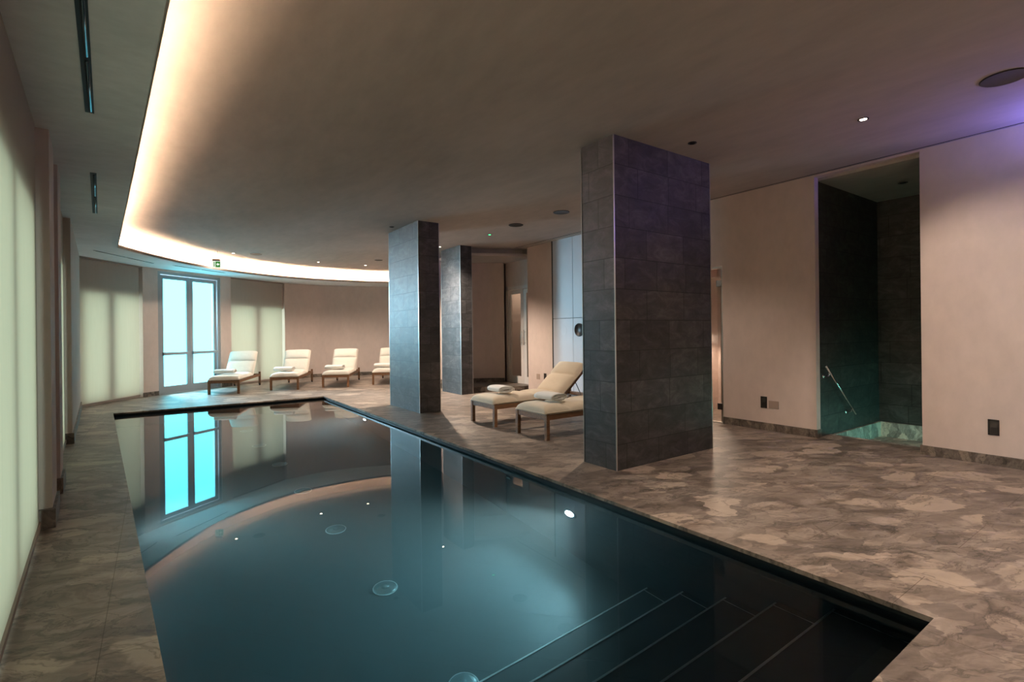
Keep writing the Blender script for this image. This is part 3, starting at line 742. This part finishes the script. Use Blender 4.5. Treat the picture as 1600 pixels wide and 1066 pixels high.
# water body
b = B()
win_ = [(p[0] + s[0], p[1] + s[1]) for p, s in zip(pin, ((-.012, -.012), (-.012, .012), (.012, .012), (.012, -.012)))]
prism(b, win_, PF - 0.01, WZ)
wt = obj('pool_water', b, M['water']); tag(wt, 'still dark teal water filling the swimming pool', 'water', kind='stuff')

# ------------------------------------------------------------------ pool lights
def pool_light(loc, dirx, label, energy=60, aim=None):
    e = empty('pool_light', loc); tag(e, label, 'pool light', 'round underwater lights in the pool walls')
    m = Matrix.Rotation(math.radians(90 * dirx), 4, 'Y')
    bb = B(); lathe(bb, [(0.0, 0.0), (0.085, 0.0), (0.085, 0.014), (0.07, 0.02), (0.055, 0.012), (0.0, 0.012)], 28, m); obj('housing', bb, M['nozzle'], e, smooth=True)
    bb = B(); lathe(bb, [(0.0, 0.013), (0.05, 0.013), (0.045, 0.022), (0.0, 0.026)], 28, m); obj('lens', bb, M['poollens'], e, smooth=True)
    t = aim or (dirx * 2.6, 0, -0.55)
    light('underwater_lamp', 'SPOT', (dirx * 0.035, 0, 0), energy, (0.72, 0.94, 1.0), parent=e, target=None, size=0.03, spot_size=math.radians(125), spot_blend=0.8).rotation_euler = \
        Vector(t).to_track_quat('-Z', 'Y').to_euler()
    return e
pool_light((2.975, 3.35, -0.62), -1, 'brightest round underwater light in the right pool wall near the steps', 82)
pool_light((2.975, 8.70, -0.60), -1, 'round underwater light in the right pool wall near the far pillar', 36)
pool_light((-0.19, 5.0, -0.60), 1, 'assumed round underwater light hidden under the left pool edge', 25, (1.0, 0.0, 0.1))  # assumed lamp, unseen, for the glow along that edge

# floor nozzles
noz = [(1.49, 2.66), (1.445, 3.81), (1.395, 4.96), (1.36, 6.13), (1.33, 7.31), (1.26, 8.50), (1.246, 9.73)]
names = ['chrome floor nozzle in the pool closest to the steps', 'chrome floor nozzle in mid pool left of the brightest underwater light',
         'small chrome floor nozzle, third from the pool steps', 'small chrome floor nozzle, fourth from the pool steps',
         'tiny chrome floor nozzle, fifth from the pool steps', 'tiny chrome floor nozzle, second from the far pool edge', 'tiny chrome floor nozzle closest to the far pool edge']
for (x, y), lb in zip(noz, names):
    e = empty('floor_nozzle', (x, y, PF)); tag(e, lb, 'pool nozzle', 'chrome nozzles in a row on the pool floor')
    bb = B(); lathe(bb, [(0.0, 0.0), (0.092, 0.0), (0.092, 0.012), (0.082, 0.022), (0.06, 0.03), (0.0, 0.032)], 32); obj('cap', bb, M['nozzle'], e, smooth=True)
    bb = B(); lathe(bb, [(0.0, 0.032), (0.03, 0.032), (0.03, 0.045), (0.0, 0.048)], 20); obj('jet', bb, M['nozzle'], e, smooth=True)
    bb = B(); tube(bb, [(0.09 * math.cos(t * math.pi / 20), 0.09 * math.sin(t * math.pi / 20), 0.012) for t in range(40)], 0.006, 8, closed=True); obj('rim', bb, M['nosing'], e, smooth=True)
# small wall nozzle under the right edge
e = empty('wall_nozzle', (2.968, 4.30, -0.42)); tag(e, 'small chrome inlet in the right pool wall beyond the brightest underwater light', 'pool nozzle')
bb = B(); lathe(bb, [(0.0, 0.0), (0.045, 0.0), (0.045, 0.01), (0.02, 0.018), (0.0, 0.018)], 20, Matrix.Rotation(math.radians(-90), 4, 'Y')); obj('cap', bb, M['nozzle'], e, smooth=True)

# ================================================================== PILLARS
def pillar(x0, y0, x1, y1, label):
    e = empty('slate_pillar', (x0, y0, 0)); tag(e, label, 'pillar', 'slate tiled pillars', 'thing')
    bb = B(); box(bb, (0.004, 0.004, 0), (x1 - x0 - 0.004, y1 - y0 - 0.004, ZC)); obj('shaft', bb, M['slate'], e)
    w_, d_ = x1 - x0, y1 - y0
    for px, py in ((0, 0), (w_, 0), (0, d_), (w_, d_)):
        bb = B(); sx = 1 if px == 0 else -1; sy = 1 if py == 0 else -1
        box(bb, (px, py, 0), (px + sx * 0.010, py + sy * 0.010, ZC)); obj('edge_trim', bb, M['trim'], e)
    return e
pillar(3.60, 3.38, 5.17, 3.84, 'massive dark slate tiled pillar in front of the two loungers')
pillar(3.60, 7.82, 4.00, 9.13, 'slate tiled pillar at the pool edge, lit cyan on its left face')
pillar(5.38, 9.55, 5.68, 10.45, 'slate tiled pillar farthest back, lit by a warm downlight')

# ================================================================== CEILING FITTINGS
def downlight(x, y, label, lit=True, energy=60, angle=70, z=ZC, color=(1.0, 0.82, 0.66), r=0.035, aim=None, green=False):
    e = empty('downlight', (x, y, z)); tag(e, label, 'downlight', 'small recessed ceiling downlights')
    bb = B(); lathe(bb, [(r * 0.8, -0.001), (r + 0.008, -0.001), (r + 0.008, -0.006), (r, -0.008), (r * 0.8, -0.004)], 24); obj('trim_ring', bb, M['darkmetal'], e, smooth=True)
    bb = B(); lathe(bb, [(0.0, -0.002), (r * 0.8, -0.002), (r * 0.78, -0.0045), (0.0, -0.005)], 20); obj('lens', bb, M['lens'] if lit else (M['greenlamp'] if green else M['lens_off']), e, smooth=True)
    if lit:
        l = light('lamp', 'SPOT', (0, 0, -0.02), energy, color, parent=e, size=0.03, spot_size=math.radians(angle), spot_blend=0.6)
        if aim is not None: l.rotation_euler = Vector(aim).to_track_quat('-Z', 'Y').to_euler()
    return e
downlight(5.249, 1.882, 'lit downlight in the ceiling between the big pillar and the alcove', energy=44, angle=100, aim=(0.35, -0.35, -1))
downlight(2.49, 1.55, 'lit downlight above the near pool edge, cut by the top of the photo', energy=130, angle=120, aim=(0.45, -0.45, -1))
downlight(5.10, 9.953, 'lit downlight just left of the farthest pillar', energy=40, angle=80)
downlight(4.55, 9.30, 'assumed lit downlight hidden behind the pool-side pillar', energy=330, angle=130)  # assumed lamp, out of sight, placed to match the pillar's floor shadow
downlight(4.40, 4.30, 'added unseen downlight hidden behind the big pillar', energy=60, angle=130)  # added lamp, out of sight, to light the lounger deck
downlight(5.289, 8.215, 'small green glowing detector light in the ceiling above the rear loungers', lit=False, green=True)
downlight(4.445, 3.10, 'unlit downlight in the ceiling beside the big pillar', lit=False)
downlight(3.432, 8.541, 'unlit downlight in the ceiling left of the cyan-lit pillar', lit=False)
downlight(4.73, 13.70, 'lit downlight near the far wall cove beyond the cyan-lit pillar', energy=100, angle=140)
downlight(1.46, 13.20, 'tiny lit downlight near the exit sign', energy=50, angle=140)
downlight(3.48, 13.70, 'tiny lit downlight over the far loungers', energy=95, angle=140)
downlight(5.2, -1.2, 'added fill downlight behind the camera above the right deck', energy=45, angle=140)  # added unseen fill lamp for the right side
downlight(2.5, -1.3, 'added fill downlight behind the camera above the pool end', energy=60, angle=140)  # second added fill lamp, out of view, brightens the near end
downlight(7.75, 2.35, 'small unlit double downlight in the alcove ceiling', lit=False, z=3.19, r=0.045)
def speaker(x, y, r, label):
    e = empty('ceiling_speaker', (x, y, ZC)); tag(e, label, 'ceiling speaker', 'round dark ceiling speakers')
    bb = B(); lathe(bb, [(0.0, -0.006), (r * 0.93, -0.006), (r * 0.93, -0.001), (0.0, -0.001)], 40); obj('grille', bb, M['grille'], e)
    bb = B(); lathe(bb, [(r * 0.93, -0.001), (r, -0.001), (r, -0.006), (r * 0.97, -0.009), (r * 0.93, -0.007)], 40); obj('rim', bb, M['darkmetal'], e, smooth=True)
speaker(5.209, 7.23, 0.13, 'round dark ceiling speaker in the middle, above the rear loungers')
speaker(5.262, 6.067, 0.13, 'round dark ceiling speaker left of the top of the big pillar')
speaker(5.285, 0.957, 0.145, 'round dark ceiling speaker at the right edge of the photo')
speaker(1.92, 13.10, 0.13, 'round grey ceiling speaker near the far light cove')
speaker(4.70, 12.60, 0.10, 'round flush ceiling speaker farthest right, over the far loungers')

def slot(p, q, wd, label):
    p, q = Vector(p), Vector(q); L = (q - p).length; a = math.atan2((q - p).y, (q - p).x)
    e = empty('linear_diffuser', (p.x, p.y, zs(p.y)), a)
    e.rotation_euler = (0, -math.atan2(zs(q.y) - zs(p.y), L), a)
    tag(e, label, 'air diffuser', 'black linear slots in the soffit')
    bb = B(); box(bb, (0, -wd / 2, -0.004), (L, wd / 2, -0.0005)); obj('slot', bb, M['black'], e)
    bb = B()
    for s0, s1 in ((0.03, 0.48), (0.52, 0.97)): tube(bb, [(L * s0, -wd * 0.12, -0.006), (L * s1, -wd * 0.12, -0.006)], wd * 0.2, 8)
    obj('deflector', bb, M['slotmetal'], e, smooth=True)
slot((-0.24, 2.60), (-0.347, 4.30), 0.046, 'long black slot diffuser in the soffit nearest the camera')
slot((-0.457, 5.91), (-0.598, 7.89), 0.046, 'shorter black slot diffuser farther along the soffit')
slot((-0.895, 11.46), (-0.04, 12.98), 0.018, 'thin slot diffuser above the far left roller blind')
slot((0.299, 13.14), (1.395, 14.20), 0.018, 'thin slot diffuser above the glowing double door')

# exit sign
e = empty('exit_sign', (1.10, 12.95, 2.93), math.radians(-22)); tag(e, 'small green exit sign with white arrow hanging before the light cove', 'exit sign')
bb = B(); box(bb, (-0.08, -0.02, 0.075), (0.08, 0.02, 0.115), bevel=0.004); obj('housing', bb, M['plate'], e)
bb = B(); tube(bb, [(-0.04, 0, 0.11), (-0.02, 0, 0.312)], 0.002, 6); tube(bb, [(0.04, 0, 0.11), (0.02, 0, 0.312)], 0.002, 6); obj('chain', bb, M['strut'], e)
bb = B(); box(bb, (-0.085, -0.006, -0.075), (0.085, 0.006, 0.075)); obj('panel', bb, M['exit_white'], e)
bb = B(); box(bb, (-0.015, -0.009, -0.065), (0.08, -0.006, 0.065)); obj('green_field', bb, M['green'], e)
bb = B(); prism(bb, [(0.0, 0.0), (0.032, 0.035), (0.032, 0.015), (0.06, 0.015), (0.06, -0.015), (0.032, -0.015), (0.032, -0.035)], 0.0, 0.003)
bmesh.ops.transform(bb, matrix=Matrix.Translation((0.002, -0.009, 0)) @ Matrix.Rotation(math.radians(90), 4, 'X'), verts=bb.verts); obj('arrow', bb, M['exit_white'], e)
bb = B(); box(bb, (-0.055, -0.008, -0.05), (-0.045, -0.006, 0.03)); box(bb, (-0.04, -0.008, -0.05), (-0.03, -0.006, 0.03)); box(bb, (-0.056, -0.008, 0.034), (-0.029, -0.006, 0.05)); obj('pictogram', bb, M['green'], e)

# wall fittings
def steplight(y, z, label, xo=XR):
    e = empty('step_light', (xo, y, z)); tag(e, label, 'wall light')
    bb = B(); a, h = 0.041, 0.076
    box(bb, (-0.008, -a, -h), (0, -a + 0.012, h)); box(bb, (-0.008, a - 0.012, -h), (0, a, h)); box(bb, (-0.008, -a, h - 0.012), (0, a, h)); box(bb, (-0.008, -a, -h), (0, a, -h + 0.012)); obj('frame', bb, M['darkmetal'], e)
    bb = B(); box(bb, (-0.003, -a + 0.012, -h + 0.012), (-0.001, a - 0.012, h - 0.012)); obj('lens', bb, M['lens_off'], e)
    bb = B(); box(bb, (-0.006, -0.022, -0.05), (-0.003, 0.022, 0.0)); obj('deflector', bb, M['darkmetal'], e)
steplight(3.58, 0.372, 'small dark wall light on the beige wall beside the big pillar')
steplight(1.31, 0.370, 'small dark wall light on the beige wall right of the alcove')
steplight(8.42, 0.38, 'small dark wall light on the rounded wall behind the loungers', 6.80)
bb = B(); box(bb, (XR - 0.004, 3.385, 0.30), (XR, 3.515, 0.40)); tag(obj('cover_plate', bb, M['plate']), 'beige blank cover plate beside the dark wall light', 'cover plate')
bb = B(); box(bb, (6.796, 8.60, 0.31), (6.80, 8.72, 0.43)); tag(obj('cover_plate', bb, M['plate']), 'square beige cover plate low on the rounded wall end', 'cover plate')

# handrail in alcove
e = empty('handrail', (6.80, 2.93, 0)); tag(e, 'slanting polished steel handrail on the slate alcove wall', 'handrail')
bb = B(); tube(bb, [(-0.03, -0.07, 0.886), (0.82, -0.07, 0.206)], 0.013, 14); tube(bb, [(-0.01, -0.07, 0.87), (0.0, -0.07, 0.862)], 0.013, 14); obj('rail', bb, M['chrome'], e, smooth=True)
for x, z in ((0.06, 0.80), (0.70, 0.288)):
    bb = B(); tube(bb, [(x, -0.07, z), (x, -0.068, z - 0.035), (x, -0.03, z - 0.05), (x, 0.0, z - 0.05)], 0.007, 10)
    lathe(bb, [(0.0, 0.0), (0.028, 0.0), (0.026, 0.008), (0.0, 0.010)], 20, Matrix.Translation((x, 0.0, z - 0.05)) @ Matrix.Rotation(math.radians(90), 4, 'X'))
    obj('bracket', bb, M['chrome'], e, smooth=True)

# assumed violet wall lamp on the right, unseen, added for the purple tint
e = empty('assumed_wall_lamp', (6.60, 0.35, 2.95)); tag(e, 'assumed small violet lamp on the right wall, out of view', 'wall light')
bb = B(); lathe(bb, [(0, 0), (0.06, 0), (0.06, 0.05), (0.05, 0.06), (0.0, 0.06)], 24, Matrix.Rotation(math.radians(-90), 4, 'Y')); obj('housing', bb, M['darkmetal'], e, smooth=True)
bb = B(); lathe(bb, [(0, 0.061), (0.045, 0.061), (0.0, 0.066)], 24, Matrix.Rotation(math.radians(-90), 4, 'Y')); obj('lens', bb, M['purplelens'], e)
light('assumed_violet_lamp', 'SPOT', (-0.12, 0, 0.0), 46, (0.22, 0.20, 1.0), parent=e, size=0.05, spot_size=math.radians(155), spot_blend=0.9).rotation_euler = Vector((-0.3, 0.5, 0.85)).to_track_quat('-Z', 'Y').to_euler()

# ================================================================== LOUNGERS
LW = 0.66       # width between outer faces
def cushion_mesh(path, width, thick, seams, seed):
    """quilted mattress swept along a side profile; path = list of (x, z) of its underside"""
    rnd = random.Random(seed)
    pts = [Vector((p[0], 0, p[1])) for p in path]
    cum = [0]
    for a, c in zip(pts, pts[1:]): cum.append(cum[-1] + (c - a).length)
    L = cum[-1]
    def at(s):
        s = min(max(s, 0), L)
        for i in range(len(cum) - 1):
            if s <= cum[i + 1] + 1e-9:
                t = (s - cum[i]) / max(1e-9, cum[i + 1] - cum[i]); return pts[i].lerp(pts[i + 1], t), i
        return pts[-1], len(cum) - 2
    def nrm(s):
        a, _ = at(s - 0.06); c, _ = at(s + 0.06); d = (c - a).normalized(); return Vector((-d.z, 0, d.x))
    NS, NT = 120, 20
    bm = B(); top, bot = [], []
    bumps = [(rnd.uniform(0, L), rnd.uniform(-0.5, 0.5), rnd.uniform(-0.006, 0.006), rnd.uniform(0.06, 0.16)) for _ in range(26)]
    for i in range(NS + 1):
        s = L * i / NS; p, _ = at(s); n = nrm(s)
        segs = [0] + list(seams) + [L]
        puff = 1.0
        for a, c in zip(segs, segs[1:]):
            if a <= s <= c: t = (s - a) / (c - a); puff = (max(0.0, 1 - abs(2 * t - 1) ** 3.2)) ** 0.5
        endf = min(1.0, min(s, L - s) / 0.05); endf = math.sqrt(max(0, 1 - (1 - endf) ** 2))
        rt, rb = [], []
        for j in range(NT + 1):
            v = -1 + 2 * j / NT
            v = math.copysign(abs(v) ** 0.8, v)
            edge = (max(0.0, 1 - abs(v) ** 5)) ** 0.5
            h = thick * (0.20 + 0.80 * edge * (0.34 + 0.66 * puff)) * (0.35 + 0.65 * endf)
            y = v * width / 2 * (0.97 + 0.03 * endf)
            for bs, bt, ba, br in bumps:
                d2 = ((s - bs) ** 2 + (y - bt * width) ** 2) / br ** 2
                if d2 < 4: h += ba * math.exp(-d2 * 2) * edge
            rt.append(bm.verts.new(p + Vector((0, y, 0)) + n * h))
            rb.append(bm.verts.new(p + Vector((0, y * 0.985, 0)) + n * 0.002))
        top.append(rt); bot.append(rb)
    for i in range(NS):
        for j in range(NT):
            bm.faces.new((top[i][j], top[i + 1][j], top[i + 1][j + 1], top[i][j + 1]))
            bm.faces.new((bot[i][j], bot[i][j + 1], bot[i + 1][j + 1], bot[i + 1][j]))
        bm.faces.new((top[i][0], bot[i][0], bot[i + 1][0], top[i + 1][0])); bm.faces.new((top[i][NT], top[i + 1][NT], bot[i + 1][NT], bot[i][NT]))
    for j in range(NT):
        bm.faces.new((top[0][j], top[0][j + 1], bot[0][j + 1], bot[0][j])); bm.faces.new((top[NS][j], bot[NS][j], bot[NS][j + 1], top[NS][j + 1]))
    outline = [tuple(v.co) for v in [r[0] for r in top]] + [tuple(v.co) for v in top[NS]] + [tuple(v.co) for v in [r[NT] for r in top][::-1]] + [tuple(v.co) for v in top[0][::-1]]
    outline = [q for k, q in enumerate(outline) if k == 0 or (Vector(q) - Vector(outline[k - 1])).length > 0.01]
    return bm, outline
def make_lounger(label, mat, back_deg, seed):
    """long axis +x (foot end at x=0), width along y"""
    e = empty('sun_lounger'); tag(e, label, 'sun lounger')
    H, LL, hx = 0.315, 2.0, 1.30
    hw = LW / 2
    for x, y, rear in ((0.0, -hw, 0), (0.0, hw - 0.05, 0), (LL - 0.05, -hw, 1), (LL - 0.05, hw - 0.05, 1)):
        bb = B(); top = H + 0.01 if not rear else H + 0.05
        box(bb, (x, y, 0.0 if not rear else 0.03), (x + 0.05, y + 0.05, top), bevel=0.006)
        lg = obj('leg', bb, M['wood'], e)
        if rear:
            b2 = B(); lathe(b2, [(0, -0.016), (0.03, -0.016), (0.035, -0.01), (0.035, 0.01), (0.03, 0.016), (0, 0.016)], 20,
                            Matrix.Translation((x + 0.03, y + 0.025, 0.036)) @ Matrix.Rotation(math.radians(90), 4, 'X')); obj('wheel', b2, M['rubber'], lg, smooth=True)
    for y0 in (-hw + 0.008, hw - 0.038):
        bb = B(); box(bb, (0.03, y0, H - 0.065), (LL - 0.03, y0 + 0.03, H), bevel=0.004); obj('side_rail', bb, M['wood'], e)
    for x0 in (0.008, LL - 0.04):
        bb = B(); box(bb, (x0, -hw + 0.03, H - 0.065), (x0 + 0.03, hw - 0.03, H), bevel=0.004); obj('end_rail', bb, M['wood'], e)
    bb = B(); n = 13
    for k in range(n):
        x = 0.07 + (hx - 0.1) * k / (n - 1); box(bb, (x, -hw + 0.04, H - 0.025), (x + 0.05, hw - 0.04, H - 0.008))
    obj('seat_slats', bb, M['wood'], e)
    a = math.radians(back_deg); BL = 0.72
    mt = Matrix.Translation((hx, 0, H - 0.005)) @ Matrix.Rotation(-a, 4, 'Y')
    bb = B()
    for y0 in (-hw + 0.045, hw - 0.075): box(bb, (0, y0, -0.03), (BL, y0 + 0.03, 0.0), mt, bevel=0.004)
    box(bb, (BL - 0.04, -hw + 0.075, -0.03), (BL, hw - 0.075, 0.0), mt)
    for k in range(7): box(bb, (0.05 + 0.095 * k, -hw + 0.075, -0.02), (0.10 + 0.095 * k, hw - 0.075, -0.004), mt)
    obj('back_frame', bb, M['wood'], e)
    p = mt @ Vector((0.42, 0, -0.03))
    bb = B()
    for y in (-0.2, 0.2): tube(bb, [(p.x, y, p.z), (p.x + 0.16, y, H - 0.03)], 0.006, 8)
    tube(bb, [(p.x + 0.16, -0.28, H - 0.03), (p.x + 0.16, 0.28, H - 0.03)], 0.007, 8)
    obj('back_strut', bb, M['strut'], e)
    path = [(-0.01, H + 0.002), (hx - 0.10, H + 0.002)]
    for k in range(1, 6):
        t = a * k / 6; path.append((hx - 0.10 + 0.10 * math.sin(t) * 1.5, H + 0.002 + 0.12 * (1 - math.cos(t))))
    x0, z0 = path[-1]
    BLc = 0.70
    path += [(x0 + 0.05 * math.cos(a), z0 + 0.05 * math.sin(a)), (x0 + BLc * math.cos(a), z0 + BLc * math.sin(a))]
    bm, outl = cushion_mesh(path, LW - 0.005, 0.11, (0.42, 0.84, 1.26, 1.70), seed)
    mt_ = obj('mattress', bm, mat, e, smooth=True)
    bb = B(); tube(bb, outl, 0.0045, 6, closed=True); obj('piping', bb, mat, mt_, smooth=True)
    return e
def make_towel(label, Lw=0.42, seed=1):
    """rolled towel: flattened spiral cross-section in xz, extruded along y"""
    e = empty('rolled_towel'); tag(e, label, 'towel')
    rnd = random.Random(seed)
    W0, H0, th = 0.145, 0.060, 0.009
    turns = 3.6; n = 130
    pts = []
    for i in range(n + 1):
        t = i / n; a = 2 * math.pi * turns * t - 0.4
        k = 1 - t * 0.86
        hx_, hz_ = max(0.02, (W0 - th) * (1 - 0.62 * t)), (H0 - th) * k
        ca, sa = math.cos(a), math.sin(a)
        ex = 0.75
        pts.append(Vector((math.copysign(abs(ca) ** ex, ca) * hx_, 0, math.copysign(abs(sa) ** 0.9, sa) * hz_ + H0)))
    bm = B(); NY = 10
    secs = []
    for j in range(NY + 1):
        y = -Lw / 2 + Lw * j / NY
        ring = []
        wob = 1 + 0.015 * math.sin(j * 1.3 + seed)
        ep = 1.0 - (0.05 if j in (0, NY) else 0)
        for i, p in enumerate(pts):
            d = (pts[min(i + 1, n)] - pts[max(i - 1, 0)]).normalized(); nn = Vector((-d.z, 0, d.x))
            yy = y + (0.006 * math.sin(i * 0.21 + seed) if j in (0, NY) else 0)
            o = Vector((p.x * wob, yy, (p.z - H0) * wob * ep + H0))
            ring.append((bm.verts.new(o + nn * th * 0.5), bm.verts.new(o - nn * th * 0.5)))
        secs.append(ring)
    for j in range(NY):
        for i in range(n):
            A, C = secs[j], secs[j + 1]
            bm.faces.new((A[i][0], A[i + 1][0], C[i + 1][0], C[i][0])); bm.faces.new((A[i][1], C[i][1], C[i + 1][1], A[i + 1][1]))
        for i in (0, n): bm.faces.new((secs[j][i][0], secs[j + 1][i][0], secs[j + 1][i][1], secs[j][i][1]))
    for j in (0, NY):
        for i in range(n): bm.faces.new((secs[j][i][0], secs[j][i][1], secs[j][i + 1][1], secs[j][i + 1][0]))
    obj('roll', bm, M['towel'], e, smooth=True)
    return e
SEAT = 0.315 + 0.108
def place(e, x, y, a_deg, z=0.0): e.location = (x, y, z); e.rotation_euler = (0, 0, math.radians(a_deg))
# near pair: long axis along +x
l = make_lounger('teak lounger with cream mattress, nearest one, partly hidden by the big pillar', M['cushion'], 41, 1); l['group'] = 'teak sun loungers behind the big pillar'; place(l, 3.92, 5.165, 0)
l = make_lounger('teak lounger with cream mattress beside the nearest one, its raised back visible', M['cushion'], 41, 2); l['group'] = 'teak sun loungers behind the big pillar'; place(l, 3.90, 6.31, 0)
t = make_towel('rolled white towel on the lounger nearest the big pillar', 0.36, 3); place(t, 4.28, 5.20, 3, SEAT + 0.006)
t = make_towel('rolled white towel on the lounger beside the nearest one', 0.36, 5); place(t, 4.26, 6.36, -2, SEAT + 0.006)
# far row: long axis turned towards the far wall
fars = [(0.906, 13.305, 1.572, 13.127, 'far lounger closest to the glowing door', 68.5), (2.201, 13.339, 2.845, 13.051, 'second lounger from the glowing door', 67),
        (3.37, 13.155, 3.994, 12.808, 'third from the glowing door, before the plain wall', 64), (4.605, 12.989, 5.22, 12.62, 'far lounger partly hidden by the cyan-lit pillar', 62)]
for k, (xa, ya, xb, yb, lb, ang) in enumerate(fars):
    mid = ((xa + xb) / 2, (ya + yb) / 2); a = math.radians(ang)
    l = make_lounger('teak lounger with white mattress, ' + lb, M['cushion_white'], 52, 11 + k); l['group'] = 'teak sun loungers in a row by the far wall'
    place(l, mid[0], mid[1], ang)
    t = make_towel('rolled white towel on the ' + ['lounger closest to the glowing door', 'second lounger from the glowing door', 'third lounger from the glowing door', 'far lounger partly hidden by the pillar'][k], 0.44, 20 + k)
    d = Vector((math.cos(a), math.sin(a))); pp = Vector(mid) + d * 0.48 + Vector((-d.y, d.x)) * 0.10
    place(t, pp.x, pp.y, ang - 4, SEAT + 0.006)

# ================================================================== ADDED LAMP FOR DAYLIGHT THROUGH THE DOOR

light('added_daylight_spot', 'SPOT', (-0.75, 17.2, 2.3), 12500, (0.48, 0.80, 1.0), target=(2.3, 11.5, 0.6), size=0.5, spot_size=math.radians(60), spot_blend=0.6)  # added unseen spot, stands in for strong light through the panes
